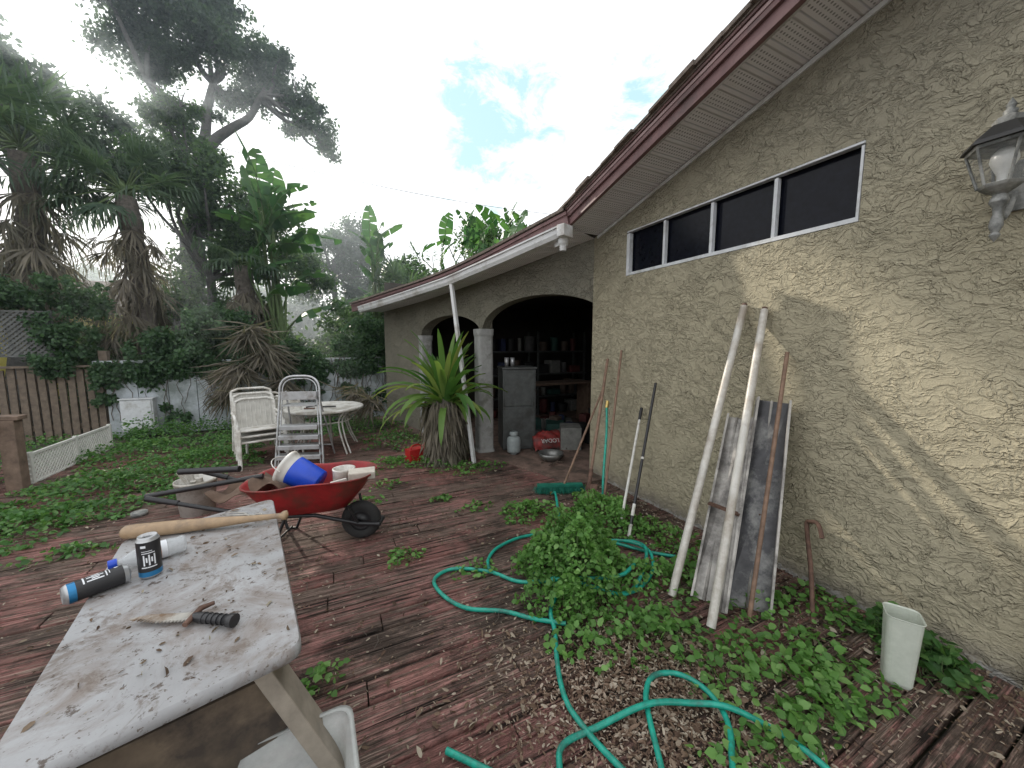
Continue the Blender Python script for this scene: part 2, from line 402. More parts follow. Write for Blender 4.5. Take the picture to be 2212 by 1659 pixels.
# scatter volume added to imitate veiling lens glare over the trees behind the yard
m=bpy.data.materials.new('glare_scatter'); m.use_nodes=True; hn=m.node_tree; hn.nodes.remove(hn.nodes['Principled BSDF'])
vs_=nd(hn,'ShaderNodeVolumeScatter'); vs_.inputs['Color'].default_value=(.80,.92,1,1); vs_.inputs['Density'].default_value=.017; vs_.inputs['Anisotropy'].default_value=.6
lk(hn,vs_.outputs[0],hn.nodes['Material Output'].inputs['Volume'])
# ------------------------------------------------------------ ground + deck
b=MB(); b.poly([(-150,-150,-.07),(150,-150,-.07),(150,200,-.07),(-150,200,-.07)]); b.build('ground',M_soil)
b=MB(); y=-2.5
while y<7.4:
    wd=.134; xs=-4.6; 
    joints=[xs]; xj=xs+random.uniform(.6,2.4)
    while xj<2.7: joints.append(xj); xj+=random.uniform(1.6,2.6)
    joints.append(2.84)
    for a,c in zip(joints[:-1],joints[1:]):
        dz=random.uniform(-.006,.003); t=random.uniform(-.05,.05)
        b.box(((a+c)/2,y+random.uniform(-.002,.002),-.02+dz),(c-a-.006,wd,.036),Matrix.Rotation(random.uniform(-.0012,.0012),3,'Z')@Matrix.Rotation(t,3,'X'))
    y+=.145
b.build('wood_deck',M_deck,bevel=.004)
b=MB(); b.box((-18,20.5,5),(39,27,10)); b.build('glare_volume',m)  # box of scatter added as a stand-in for lens glare
# ------------------------------------------------------------ house
house=empty('stucco_house')
WX=2.85
def ztop(Y): return 2.84+.26*(3.75-Y)
b=MB()
def wq(y0,y1,za,zb0,zb1): b.poly([(WX,y1,za),(WX,y0,za),(WX,y0,zb0),(WX,y1,zb1)])
y0,y1,z0,z1=1.17,3.12,2.33,2.79
wq(-3,y0,-.1,ztop(-3),ztop(y0)); wq(y0,y1,-.1,z0,z0); wq(y0,y1,z1,ztop(y0),ztop(y1)); wq(y1,3.67,-.1,ztop(y1),ztop(3.67))
dp=.07
b.poly([(WX,y0,z0),(WX,y1,z0),(WX+dp,y1,z0),(WX+dp,y0,z0)]); b.poly([(WX,y0,z1),(WX+dp,y0,z1),(WX+dp,y1,z1),(WX,y1,z1)])
b.poly([(WX,y0,z0),(WX+dp,y0,z0),(WX+dp,y0,z1),(WX,y0,z1)]); b.poly([(WX,y1,z0),(WX,y1,z1),(WX+dp,y1,z1),(WX+dp,y1,z0)])
b.poly([(WX,3.67,-.1),(WX,3.67,2.86),(7,3.67,2.86),(7,3.67,-.1)])
b.poly([(WX,-3,-.1),(7,-3,-.1),(7,-3,ztop(-3)),(WX,-3,ztop(-3))])
b.poly([(7,-3,-.1),(7,3.67,-.1),(7,3.67,2.86),(7,-3,ztop(-3))])
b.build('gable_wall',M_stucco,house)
b=MB(); gx=WX+.055
b.box((gx+.012,(y0+y1)/2,(z0+z1)/2),(.01,y1-y0-.01,z1-z0-.01),mi=1)
fx=gx-.035
b.box((fx,(y0+y1)/2,z0+.016),(.05,y1-y0-.004,.028)); b.box((fx,(y0+y1)/2,z1-.010),(.05,y1-y0-.004,.014))
b.box((fx,y1-.022,(z0+z1)/2),(.05,.04,z1-z0-.055)); b.box((fx,y0+.010,(z0+z1)/2),(.05,.014,z1-z0-.055))
for k in (1,2,3): b.box((fx+.004,y0+(y1-y0)*k/4,(z0+z1)/2),(.04,.024,z1-z0-.055))
b.build('clerestory_window',[M_whiteframe,M_glass],house,bevel=.002)
b=MB()
ya,yb=-3.,3.60; OX=2.39
b.poly([(OX,ya,ztop(ya)-.005),(WX+.02,ya,ztop(ya)-.005),(WX+.02,yb,ztop(yb)-.005),(OX,yb,ztop(yb)-.005)])
b.build('rake_soffit',M_soffit,house)
b=MB()
def slab(x0,x1,ya,yb,dz0,dz1,mi=0):
    vs=[(x,yy,ztop(yy)+dz) for x in (x0,x1) for yy in (ya,yb) for dz in (dz0,dz1)]
    b.add(vs,[(0,1,3,2),(4,6,7,5),(0,4,5,1),(2,3,7,6),(0,2,6,4),(1,5,7,3)],mi)
slab(2.35,2.388,ya,3.52,-.03,.115,0)
slab(2.325,2.349,ya,3.53,.050,.135,0)
slab(2.318,2.324,ya,3.53,.085,.11,1)
slab(2.31,2.3245,ya,3.54,.118,.15,0)
slab(2.392,2.41,ya,3.5,-.028,-.008,2)
b.build('rake_fascia',[M_fascia,M_fascia2,M_whitepaint],house,bevel=.003)
b=MB(); yy=3.62
while yy>-3:
    slab(2.27+random.uniform(-.014,.014),7.4,yy-.2,yy,.152,.172+random.uniform(0,.012)); yy-=.19
slab(2.30,7.3,ya,3.6,.137,.1515)
b.build('main_roof',M_shingle,house)
b=MB(); b.beam((WX-.008,-3,ztop(-3)-.03),(WX-.008,3.6,ztop(3.6)-.03),.016,.03); b.build('soffit_trim',M_whitepaint,house)
# arcade
P=[V((2.85,3.67,0)),V((1.93,5.02,0)),V((1.42,6.72,0)),V((1.0,8.3,0))]
TZ=[2.86,2.50,2.36,2.30]
SP=[(1.80,.45,.58),(1.74,.33,.5)]
b=MB(); th_=.20
for i in range(2):
    A,B=P[i+1],P[i]; dirv=(B-A).normalized(); nrm=V((dirv.y,-dirv.x,0))
    if nrm.x<0: nrm=-nrm
    n=24; rows=[]
    for k in range(n+1):
        s=k/n; p=A+(B-A)*s; zs,rise,c=SP[i]
        q=max(0.,1-((s-c)/max(c,1-c))**2) if i==0 else max(0.,1-((s-.5)/.5)**2)
        za=zs+rise*math.sqrt(q); zb=TZ[i+1]+(TZ[i]-TZ[i+1])*s
        rows.append((p,za,zb))
    vs=[]
    for p,za,zb in rows:
        for off in (0,th_):
            o=p+nrm*off
            vs+= [(o.x,o.y,za),(o.x,o.y,zb)]
    fs=[]
    for k in range(n):
        a=k*4;c=a+4
        fs+=[(a,c,c+1,a+1),(a+2,a+3,c+3,c+2),(a,a+2,c+2,c)]
    b.add(vs,fs)
b.poly([(1.42,6.72,-.1),(1.42,6.72,TZ[2]),(1.0,8.3,TZ[3]),(1.0,8.3,-.1)])
b.poly([(1.0,8.3,-.1),(1.0,8.3,TZ[3]),(3.0,8.8,TZ[3]),(3.0,8.8,-.1)])
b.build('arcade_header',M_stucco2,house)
def column(p,z,name,rr):
    b=MB(); n=20; prof=[(rr*1.12,-.05),(rr*1.12,.05),(rr,.07),(rr*.98,z-.08),(rr*1.06,z-.05),(rr*1.1,z+.03)]
    vs=[];k=len(prof)
    for r,zz in prof:
        for j in range(n):
            a=2*math.pi*j/n; e=.45
            cx=math.copysign(abs(math.cos(a))**e,math.cos(a)); cy=math.copysign(abs(math.sin(a))**e,math.sin(a))
            vs.append((p[0]+r*cx,p[1]+r*cy,zz))
    b.add(vs,[(i*n+j,i*n+(j+1)%n,(i+1)*n+(j+1)%n,(i+1)*n+j) for i in range(k-1) for j in range(n)],0,False)
    b.build(name,M_column,house,bevel=.006)
column((1.98,5.07),1.80,'porch_column',.12); column((1.50,6.70),1.74,'porch_column_far',.11)
Q=[V((2.33,3.46,2.90)),V((1.54,5.0,2.50)),V((.86,6.9,2.36)),V((.40,8.45,2.31))]
b=MB()
Qs=spline(Q,6); Ps=spline([V((p.x,p.y,t)) for p,t in zip(P,TZ)],6)
for i in range(len(Qs)-1):
    b.poly([Qs[i]-V((0,0,.02)),Ps[i]-V((0,0,.002)),Ps[i+1]-V((0,0,.002)),Qs[i+1]-V((0,0,.02))])
b.build('porch_soffit',M_soffit,house)
b=MB()
for i in range(len(Qs)-1):
    b.beam(Qs[i]+V((0,0,.04)),Qs[i+1]+V((0,0,.04)),.03,.13,0)
    b.beam(Qs[i]+V((-.02,0,.10)),Qs[i+1]+V((-.02,0,.10)),.03,.035,1)
b.build('porch_fascia',[M_fascia,M_fascia],house)
b=MB()
for i in range(len(Qs)-1):
    a,c=Qs[i]+V((-.06,0,.125)),Qs[i+1]+V((-.06,0,.125))
    a2,c2=V((7,a.y+.6,a.z+.75)),V((7,c.y+.6,c.z+.75))
    b.poly([a,c,c2,a2]); b.poly([a+V((0,0,.03)),a2+V((0,0,.03)),c2+V((0,0,.03)),c+V((0,0,.03))]); b.poly([a,a+V((0,0,.03)),c+V((0,0,.03)),c])
b.build('porch_roof',M_shingle,house)
gp=[V((2.14,3.24,2.735)),V((1.80,4.0,2.585)),V((1.46,4.98,2.455)),V((1.12,5.95,2.38)),V((.80,6.88,2.32)),V((.52,7.8,2.28))]
b=MB(); prof=[(.055,.05),(.055,-.05),(-.03,-.05),(-.05,-.015),(-.055,.045),(-.07,.05),(-.07,.035)]
vs=[]
for i,p in enumerate(gp):
    t=(gp[min(i+1,5)]-gp[max(i-1,0)]).normalized(); s=V((t.y,-t.x,0)).normalized()
    for u,v in prof: vs.append(p+s*u+V((0,0,v)))
k=len(prof)
b.add(vs,[(i*k+j,i*k+j+1,(i+1)*k+j+1,(i+1)*k+j) for i in range(5) for j in range(k-1)])
b.add(vs[:k-1],[tuple(range(k-1))])
b.build('rain_gutter',M_whitepaint,house,solid=.005)
b=MB(); p=gp[0]
b.box(p+V((0,-.01,-.005)),(.15,.09,.115),Matrix.Rotation(.35,3,'Z'))
b.lathe([(.055,.0),(.05,-.05),(.035,-.07),(.035,-.12)],p+V((.02,.05,-.06)),16)
b.box(p+V((.03,.1,-.10)),(.09,.12,.05))
b.build('gutter_outlet',M_whitepaint,house,bevel=.006)
b=MB(); b.beam((1.47,4.93,2.42),(1.66,4.64,0.0),.052,.045); b.build('downspout',M_whitepaint,house,bevel=.006)
b=MB()
b.poly([(6.2,3.68,0),(6.2,8.6,0),(6.2,8.6,2.9),(6.2,3.68,2.9)]); b.poly([(1.02,8.25,0),(6.2,8.6,0),(6.2,8.6,2.9),(1.02,8.25,2.9)])
b.poly([(6.2,3.675,0),(2.9,3.675,0),(2.9,3.675,2.83),(6.2,3.675,2.83)])
b.poly([(2.95,3.72,2.8),(2.15,5.05,2.47),(1.65,6.75,2.34),(1.2,8.6,2.30),(6.2,8.6,2.6),(6.2,3.72,2.8)])
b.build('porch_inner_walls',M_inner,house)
b=MB(); pts=[(2.44,3.34),(2.06,4.45),(1.72,4.95),(1.22,6.75),(.75,8.6),(6.2,8.6),(6.2,3.66),(2.84,3.66),(2.84,3.34)]
b.poly([(x,y_,.03) for x,y_ in pts]); 
for i in range(len(pts)): 
    a,c=pts[i],pts[(i+1)%len(pts)]; b.poly([(a[0],a[1],-.05),(c[0],c[1],-.05),(c[0],c[1],.03),(a[0],a[1],.03)])
b.build('porch_floor',M_slab,house)
b=MB(); b.box((WX-.01,.15,1.0),(.04,.46,2.06)); b.build('door_trim',M_trim,house,bevel=.006)
# ------------------------------------------------------------ lantern
lan=empty('wall_lantern'); lc=V((2.64,.60,0))
b=MB()
def frustum(z0,r0,z1,r1,mi=0,n=6):
    vs=[];
    for z,r in ((z0,r0),(z1,r1)):
        for j in range(n):
            a=2*math.pi*(j+.5)/n; vs.append((lc.x+r*math.cos(a),lc.y+r*math.sin(a),z))
    b.add(vs,[(j,(j+1)%n,n+(j+1)%n,n+j) for j in range(n)]+[tuple(range(n))[::-1],tuple(range(n,2*n))],mi)
frustum(2.455,.135,2.475,.125,1); frustum(2.475,.125,2.535,.06,1); frustum(2.535,.045,2.56,.05); frustum(2.56,.05,2.575,.02)
b.lathe([(.02,2.575),(.022,2.59),(.012,2.6),(.016,2.612),(.008,2.63),(0,2.645)],(lc.x,lc.y,0),12)
frustum(2.44,.115,2.455,.12); frustum(2.28,.062,2.295,.07); frustum(2.262,.04,2.28,.062)
for j in range(6):
    a=2*math.pi*(j+.5)/6; ca,sa=math.cos(a),math.sin(a)
    b.tube([(lc.x+.068*ca,lc.y+.068*sa,2.29),(lc.x+.113*ca,lc.y+.113*sa,2.445)],.006,6)
b.lathe([(.035,2.262),(.02,2.25),(.026,2.235),(.03,2.22),(.018,2.20),(.014,2.17),(.02,2.14),(.022,2.12),(.012,2.09),(.018,2.08),(.01,2.065),(0,2.05)],(lc.x,lc.y,0),16)
b.tube(spline([(lc.x,lc.y,2.24),(lc.x+.06,lc.y,2.16),(lc.x+.13,lc.y,2.2),(lc.x+.2,lc.y,2.3)],5),.011,8)
b.box((WX-.012,lc.y,2.32),(.024,.11,.22))
b.build('lantern_frame',[M_lamp,M_lampb],lan,bevel=.002)
b=MB()
vs=[]
for z,r in ((2.296,.066),(2.44,.108)):
    for j in range(6):
        a=2*math.pi*(j+.5)/6; vs.append((lc.x+r*math.cos(a),lc.y+r*math.sin(a),z))
b.add(vs,[(j,(j+1)%6,6+(j+1)%6,6+j) for j in range(6)]); b.build('lantern_panes',M_pane,lan)
b=MB(); b.lathe([(.015,2.30),(.016,2.33),(.03,2.36),(.042,2.39),(.038,2.42),(.02,2.44),(0,2.443)],(lc.x,lc.y,0),20); b.build('bulb',M_bulb,lan)
# ------------------------------------------------------------ porch contents
def cabinet():
    e=empty('metal_cabinet'); b=MB(); R=Matrix.Rotation(-.25,3,'Z'); c=V((2.52,5.08,0))
    b.box(c+V((0,0,.64)),(.50,.45,1.2),R); b.box(c+V((0,0,1.26)),(.53,.48,.03),R)
    b.box(c+R@V((0,-.232,.95)),(.46,.012,.50),R); b.box(c+R@V((0,-.232,.38)),(.46,.012,.60),R); b.box(c+R@V((.19,-.25,.75)),(.02,.03,.14),R)
    b.build('cabinet_body',M_cab,e,bevel=.006)
    b=MB()
    for dx in (-.13,-.04): b.lathe([(0,1.275),(.03,1.275),(.035,1.41),(0,1.41)],c+V((dx,.05-dx*.2,0)),14)
    b.build('cups_on_top',M_alu,e)
cabinet()
b=MB(); c=V((2.30,4.72,0))
b.lathe([(.05,.03),(.055,.05),(.095,.06),(.1,.1),(.1,.24),(.09,.27),(.05,.295),(.03,.30),(.03,.33),(.0,.33)],c,20); b.lathe([(.06,.31),(.062,.35),(.05,.36)],c,14); b.build('propane_tank',simple('tank_paint',(.26,.29,.29),.5,var=.15))
bag=empty('charcoal_bag'); b=MB(); n=14
vs=[]
for i in range(n+1):
    for j in range(n+1):
        u,v=i/n*2-1,j/n*2-1
        bul=(1-abs(u)**3)*(1-abs(v)**3)
        vs.append((2.90+u*.27+.03*v,4.75+.12*v-.02,.05+(v+1)*.10+bul*.08+.022*math.sin(7*u+5*v)+.012*math.sin(17*u-9*v)))
b.add(vs,[(i*(n+1)+j,(i+1)*(n+1)+j,(i+1)*(n+1)+j+1,i*(n+1)+j+1) for i in range(n) for j in range(n)],0,True)
b.build('bag_body',simple('red_bag_paper',(.22,.025,.022),.6,var=.4,dirt=(.05,.04,.035),dirtamt=.45,scale=14),bag,solid=.01)
def text(s,name,loc,size,mat,parent,ext=.001):
    cu=bpy.data.curves.new(name,'FONT'); cu.body=s; cu.size=size; cu.extrude=ext; cu.align_x='CENTER'; cu.align_y='CENTER'
    o=bpy.data.objects.new(name,cu); col.objects.link(o); o.location=loc; o.parent=parent; cu.materials.append(mat); return o
text('LODAR','bag_lettering',(2.86,4.625,.185),.085,simple('bag_print',(.45,.44,.42),.7,var=.2),bag).rotation_euler=(Matrix.Rotation(math.radians(-12),3,'Z')@Matrix.Rotation(math.radians(60),3,'X')@Matrix.Rotation(math.pi,3,'Z')).to_euler()
b=MB(); b.lathe([(.0,.04),(.09,.04),(.14,.09),(.165,.14),(.175,.14),(.15,.085),(.095,.03),(0,.03)],(2.62,4.22,0),28); b.build('metal_bowl',simple('tarnished_steel',(.22,.22,.21),.4,metal=.7,var=.3))
sh=empty('storage_shelf'); b=MB()
for z in (.45,.95,1.45): b.box((4.1,7.4,z),(2.6,.5,.03))
for x in (2.85,4.1,5.35):
    for yy in (7.18,7.62): b.box((x,yy,.95),(.04,.04,1.9))
b.build('shelf_frame',M_cab,sh)
b=MB()
for z in (.05,.47,.97,1.47):
    x=2.9
    while x<5.2:
        wd=random.uniform(.1,.35); hh=random.uniform(.1,.34); 
        if random.random()<.5: b.box((x+wd/2,7.35,z+hh/2),(wd*.9,.3,hh),mi=random.randrange(7))
        else: b.lathe([(0,z),(wd*.36,z),(wd*.4,z+hh),(0,z+hh)],(x+wd/2,7.3,0),12,mi=random.randrange(7))
        x+=wd+.03
for k in range(46):
    x=random.uniform(3.0,5.2); yy=random.uniform(4.6,6.6); hh=random.uniform(.06,.35); wd=random.uniform(.08,.4)
    b.box((x,yy,.03+hh/2),(wd,wd*.8,hh),Matrix.Rotation(random.random()*3,3,'Z'),random.randrange(7))
for k in range(22):
    x=random.uniform(2.4,3.1); yy=random.uniform(4.0,4.9); b.beam((x,yy,.05),(x+random.uniform(-.2,.2),yy+random.uniform(-.15,.15),.07),.02,.012,mi=4)
b.build('stored_clutter',DC,sh,bevel=.008)
wb=empty('work_bench'); b=MB(); b.box((3.9,6.3,.85),(1.7,.5,.04)); 
for x in(3.1,4.7): b.box((x,6.3,.42),(.06,.4,.8))
b.build('bench_frame',M_tan,wb)
# ------------------------------------------------------------ back walls, fences
b=MB(); 
for i in range(13):
    x0=-3.62+i*.42; b.box((x0+.208,8.98,.62),(.412,.16,1.32))
b.box((-1.0,8.98,1.30),(5.5,.2,.05))
b.build('block_wall',M_blockwall,bevel=.006)
eb=MB(); eb.box((-3.18,8.80,.36),(.44,.16,.56)); eb.box((-3.18,8.71,.36),(.40,.02,.52)); eb.box((-3.18,8.79,.65),(.47,.19,.02)); eb.box((-3.0,8.695,.36),(.02,.02,.07)); eb.build('electrical_box',M_whiteframe,bevel=.006)
fe=MB(); x=-9.
while x<-3.65:
    fe.box((x,8.95,.58+random.uniform(-.02,.02)),(.085,.03,1.25),Matrix.Rotation(random.uniform(-.01,.01),3,'Y')); x+=.115
fe.box((-6.3,8.99,1.0),(5.3,.04,.09)); fe.box((-6.3,8.99,.2),(5.3,.04,.09)); fe.box((-6.3,8.93,1.24),(5.3,.12,.035))
for x in (-3.66,-5.6,-7.5): fe.box((x,9.06,.8),(.11,.11,1.65 if x<-5 else 1.4))
fe.build('wood_fence',M_fence)
def lattice(name,o,ux,w_,h_,sp,wd,mat,z0):
    b=MB(); o=V(o);ux=V(ux); nrm=ux.cross(V((0,0,1)))
    for sgn in(1,-1):
        t=-h_
        while t<w_:
            a0=max(0,-t); a1=min(h_,w_-t)
            if a1>a0+.01:
                pa=(t+a0,a0) if sgn>0 else (w_-t-a0,a0); pb=(t+a1,a1) if sgn>0 else (w_-t-a1,a1)
                off=nrm*(.004*sgn)
                b.beam(o+ux*pa[0]+V((0,0,z0+pa[1]))+off,o+ux*pb[0]+V((0,0,z0+pb[1]))+off,.006,wd,up=ux)
            t+=sp
    b.beam(o+V((0,0,z0)),o+ux*w_+V((0,0,z0)),.03,.03); b.beam(o+V((0,0,z0+h_)),o+ux*w_+V((0,0,z0+h_)),.03,.03)
    for q in (0,w_*.5,w_): b.beam(o+ux*q+V((0,0.03,max(0,z0-.3))),o+ux*q+V((0,.03,z0+h_+.03)),.04,.04)
    return b.build(name,mat)
lattice('lattice_screen',(-8.2,8.90,0),(1,0,0),4.0,.72,.075,.03,M_lattice,1.42)
lattice('white_lattice_panel',(-3.22,6.15,0),(0,1,0),1.7,.34,.06,.022,M_wlattice,.0)
b=MB(); b.box((-3.25,6.02,.36),(.13,.13,.84)); b.box((-3.42,5.94,.33),(.09,.09,.76)); b.beam((-3.15,6.03,.80),(-6.2,6.03,.95),.15,.045); b.beam((-3.3,5.93,.70),(-6.2,5.93,.85),.04,.1)
for i in range(14): b.box((-3.62-i*.19,6.03,.42+i*.008),(.045,.045,.74))
b.build('deck_railing',simple('railing_wood',(.17,.12,.09),.85,var=.35,bumpd=.004),bevel=.006)
yh=empty('yellow_house'); b=MB(); b.box((-8.5,15.5,1.2),(7,4,2.5)); b.build('yellow_walls',M_yellow,yh)
b=MB(); b.add([(-12.3,13.2,2.4),(-4.7,13.2,2.4),(-4.7,17.8,2.4),(-12.3,17.8,2.4),(-12.3,15.5,3.5),(-4.7,15.5,3.5)],[(0,1,5,4),(2,3,4,5),(1,2,5),(3,0,4),(0,3,2,1)]); b.build('yellow_house_roof',M_shingle,yh)
# ------------------------------------------------------------ trees
def limb(b,p0,p1,r0,r1,wob=.15,n=6):
    p0=V(p0);p1=V(p1); pts=[]
    for i in range(n+1):
        t=i/n; p=p0.lerp(p1,t)
        if 0<i<n: p+=V([random.uniform(-1,1)*wob*(p1-p0).length*.3 for _ in range(3)])
        pts.append(p)
    pts=spline(pts,3); k=len(pts)
    b.tube(pts,[r0+(r1-r0)*i/(k-1) for i in range(k)],7); return pts
def tree(name,base,fork,clumps,r,per,leafL,mat,barkmat=M_bark,twigs=4,sig=.22,hub=None):
    e=empty(name); b=MB(); limb(b,base,fork,r,r*.6,.06)
    fork=V(fork)
    hubs=[V(h_) for h_ in hub] if hub else []
    for h_ in hubs: limb(b,fork,h_,r*.42,r*.2,.16,4)
    for (x,y,z,rr) in clumps:
        c=V((x,y,z)); f0=min(hubs+[fork],key=lambda q:(q-c).length); L=(c-f0).length
        m1=f0.lerp(c,.33)+V([random.uniform(-.10,.10)*L for _ in range(3)]); m2=f0.lerp(c,.68)+V([random.uniform(-.10,.10)*L for _ in range(3)])
        pts=spline([f0,m1,m2,c],5); k=len(pts); r0=r*.22 if not hubs else r*.15
        b.tube(pts,[r0*(1-i/(k-1))+.016 for i in range(k)],6)
        for _ in range(twigs):
            d=V(rdir(1,.2)[0])*rr*1.2; b.tube([c-d*.2,c+d*.5+V((0,0,.05)),c+d],[.018,.012,.006],5)
    b.build('trunk_and_limbs',barkmat,e)
    p=clump_pts(clumps,per,sig=sig); n=len(p)
    leafmesh('foliage',p,rdir(n,-.2),rdir(n,.8),rng.uniform(.7,1.3,n)*leafL,rng.uniform(.5,.75,n)*leafL,mat,T_SIMPLE,e)
S=1.3
def sc(x,z,r,dy=0): return (x*S,13+dy,1.6+(z-1.6)*S,r*S)
oc=[(-3.3,7.5,.5),(-2.85,7.8,.5),(-2.2,8.0,.5),(-1.6,8.0,.48),(-1.15,7.6,.45),(-1.8,7.3,.4),(-2.4,7.3,.36),(-2.95,7.05,.36),(-.8,7.25,.38),(-.45,6.95,.32),(-.05,6.65,.32),(-.35,6.3,.22),(-1.2,6.95,.26),(.15,6.25,.2),(-1.55,6.8,.22),(-2.95,6.3,.3),(-2.0,7.7,.42),(-2.6,8.3,.5),(-3.5,8.0,.4),(-.6,6.6,.2),(-1.0,8.0,.3),(-1.7,8.4,.4),(-.1,6.9,.2),(-.75,7.6,.22),(-2.2,6.7,.2),(.0,5.95,.16),(-2.6,6.5,.25),(-1.9,6.9,.25)]
oc=[sc(*c,dy=random.uniform(-1,1)) for c in oc]
tree('oak_tree',(-3.9,13,0),(-2.9,13,6.6),oc,.34,1350,.11,L_oak,sig=.26,hub=[(-3.9,13,8.2),(-2.6,13.2,8.6),(-1.5,12.8,8.3)])
oc=[(-5.3,6.6,.5),(-4.9,6.15,.45),(-4.45,5.8,.4),(-4.2,5.3,.5),(-4.9,5.3,.5),(-5.6,5.6,.6),(-3.6,5.7,.35),(-5.5,7.2,.5),(-3.3,5.3,.4),(-3.6,5.0,.4),(-4.6,6.4,.3)]
oc=[sc(*c,dy=random.uniform(-.8,.8)) for c in oc]
tree('oak_tree',(-6.8,13,0),(-6.2,13,5.2),oc,.28,1100,.12,L_oak)
oc=[(-2.75,5.9,.4),(-2.4,5.6,.45),(-2.9,5.3,.5),(-2.2,5.1,.5),(-2.6,4.7,.5),(-1.9,4.6,.5),(-3.2,4.7,.4),(-1.6,4.1,.5),(-2.2,4.1,.5),(-1.2,3.6,.5),(-1.5,4.9,.4),(-.9,4.2,.4),(-.7,3.4,.5),(-1.7,3.4,.5),(-2.5,6.3,.3),(-.3,3.2,.4)]
oc=[(x*1.15,11.5+random.uniform(-.5,.5),1.6+(z-1.6)*1.15,r*1.15) for x,z,r in oc]
tree('laurel_tree',(-2.6,11.5,0),(-2.6,11.5,3.2),oc,.16,1200,.10,L_shrub)
cl=[(.3+random.uniform(-1.5,1.5),18+random.uniform(-1,1),5.2+random.uniform(-1.8,1.3),random.uniform(.35,.6)) for _ in range(26)]
tree('pine_tree',(.2,18,0),(.2,18,4.6),cl,.16,600,.13,L_oak,sig=.3)
cl=[(10.6+random.uniform(-2.6,2.6),22+random.uniform(-1,1),7.8+random.uniform(-1.6,1.0),random.uniform(.5,.9)) for _ in range(24)]
tree('oak_tree',(11.5,22,0),(11.0,22,5.6),cl,.3,330,.18,L_shrub,sig=.3)
cl=[]
for _ in range(190):
    x=random.uniform(-13,8); yy=random.uniform(10.4,13.5) if x<0 else random.uniform(10.6,16)
    top=2.6+.9*math.sin(x*1.7)+.5*math.sin(x*4.1+1)
    if x>0: top=2.3+.6*math.sin(x*2)
    if -8<x<-5.6: top=2.0
    if -6.9<x<-5.3: continue
    cl.append((x,yy,random.uniform(.3,max(1.2,top)),random.uniform(.35,.7)))
p=clump_pts(cl,560); n=len(p)
leafmesh('background_shrubs',p,rdir(n),rdir(n,.8),rng.uniform(.5,1.3,n)*.13,rng.uniform(.4,.8,n)*.11,L_shrub)
cl=[(x+random.uniform(-1,1),32+random.uniform(-3,3),random.uniform(1,5.5 if x<0 else 7),1.8) for x in range(-50,46,2) for _ in (0,1)]
p=clump_pts(cl,75); n=len(p)
leafmesh('distant_trees',p,rdir(n),rdir(n,.8),rng.uniform(.7,1.3,n)*.45,rng.uniform(.5,.8,n)*.4,L_oak)
def fanpalm(name,c,trunk_base,R,ngreen,ndead,skirt):
    e=empty(name); b=MB(); c=V(c)
    pts=spline([trunk_base,V(trunk_base).lerp(c,.5)+V((.1,0,0)),c],8)
    b.tube(pts,[.17+.02*math.sin(i*2.3) for i in range(len(pts))],10); b.build('trunk',M_palmbark,e)
    P_=[];D_=[];N_=[];L_=[];W_=[];I_=[]; bs=MB()
    for i in range(ngreen+ndead):
        dead=i>=ngreen
        az=random.uniform(0,2*math.pi)
        el=random.uniform(-1.45,-.95) if dead else random.uniform(-.6,1.1)
        hd=V((math.cos(az)*math.cos(el),math.sin(az)*math.cos(el),math.sin(el)))
        L=R*random.uniform(.5,.95 if dead else .85); start=c+V((0,0,-random.uniform(0,skirt) if dead else random.uniform(0,.2)))
        hub=start+hd*L+V((0,0,-.12*L*(0 if dead else 1)))
        bs.tube([start,start.lerp(hub,.5)+V((0,0,.05)),hub],[.022,.014,.01],5,mi=1 if dead else 0)
        side=hd.cross(V((0,0,1)));side.normalize(); up=side.cross(hd).normalized()
        nb=22; fr=R*random.uniform(.5,.7)
        for k in range(nb):
            a=(k/(nb-1)-.5)*math.radians(110 if dead else 230)
            d=hd*math.cos(a)+side*math.sin(a)+up*random.uniform(-.12,.12)
            if dead: d+=V((random.uniform(-.2,.2),random.uniform(-.2,.2),random.uniform(-.2,.1)))
            if not dead: d+=V((0,0,-.25))
            ll=fr*(.75+.25*math.cos(a))*(random.uniform(.5,1.1) if dead else 1)
            P_.append(hub);D_.append(d);N_.append(up+V((random.uniform(-.4,.4),)*3));L_.append(ll);W_.append(.05 if not dead else .035);I_.append(1 if dead else 0)
            q=hub+d.normalized()*ll*.8
            P_.append(q);D_.append(d*.35+V((0,0,-1)));N_.append(up);L_.append(ll*.5);W_.append(.035 if not dead else .02);I_.append(1 if dead else 0)
    bs.build('petioles',[M_stem,M_drystem],e)
    leafmesh('fronds',[tuple(v) for v in P_],[tuple(v) for v in D_],[tuple(v) for v in N_],np.array(L_),np.array(W_),[L_palm,L_dead],T_SIMPLE,e,I_)
fanpalm('fan_palm',(-5.0,10.4,5.1),(-5.2,10.4,0),1.25,32,50,2.4)
fanpalm('fan_palm',(-3.55,10.2,4.5),(-3.5,10.2,0),1.05,30,48,2.1)
fanpalm('fan_palm',(-1.7,10.0,3.3),(-1.7,10.0,0),.8,12,30,1.4)
fanpalm('fan_palm',(1.7,10.2,2.7),(1.7,10.2,0),.95,22,8,.6)
fanpalm('fan_palm',(-6.8,10.2,4.5),(-6.9,10.2,0),1.15,24,40,1.8)
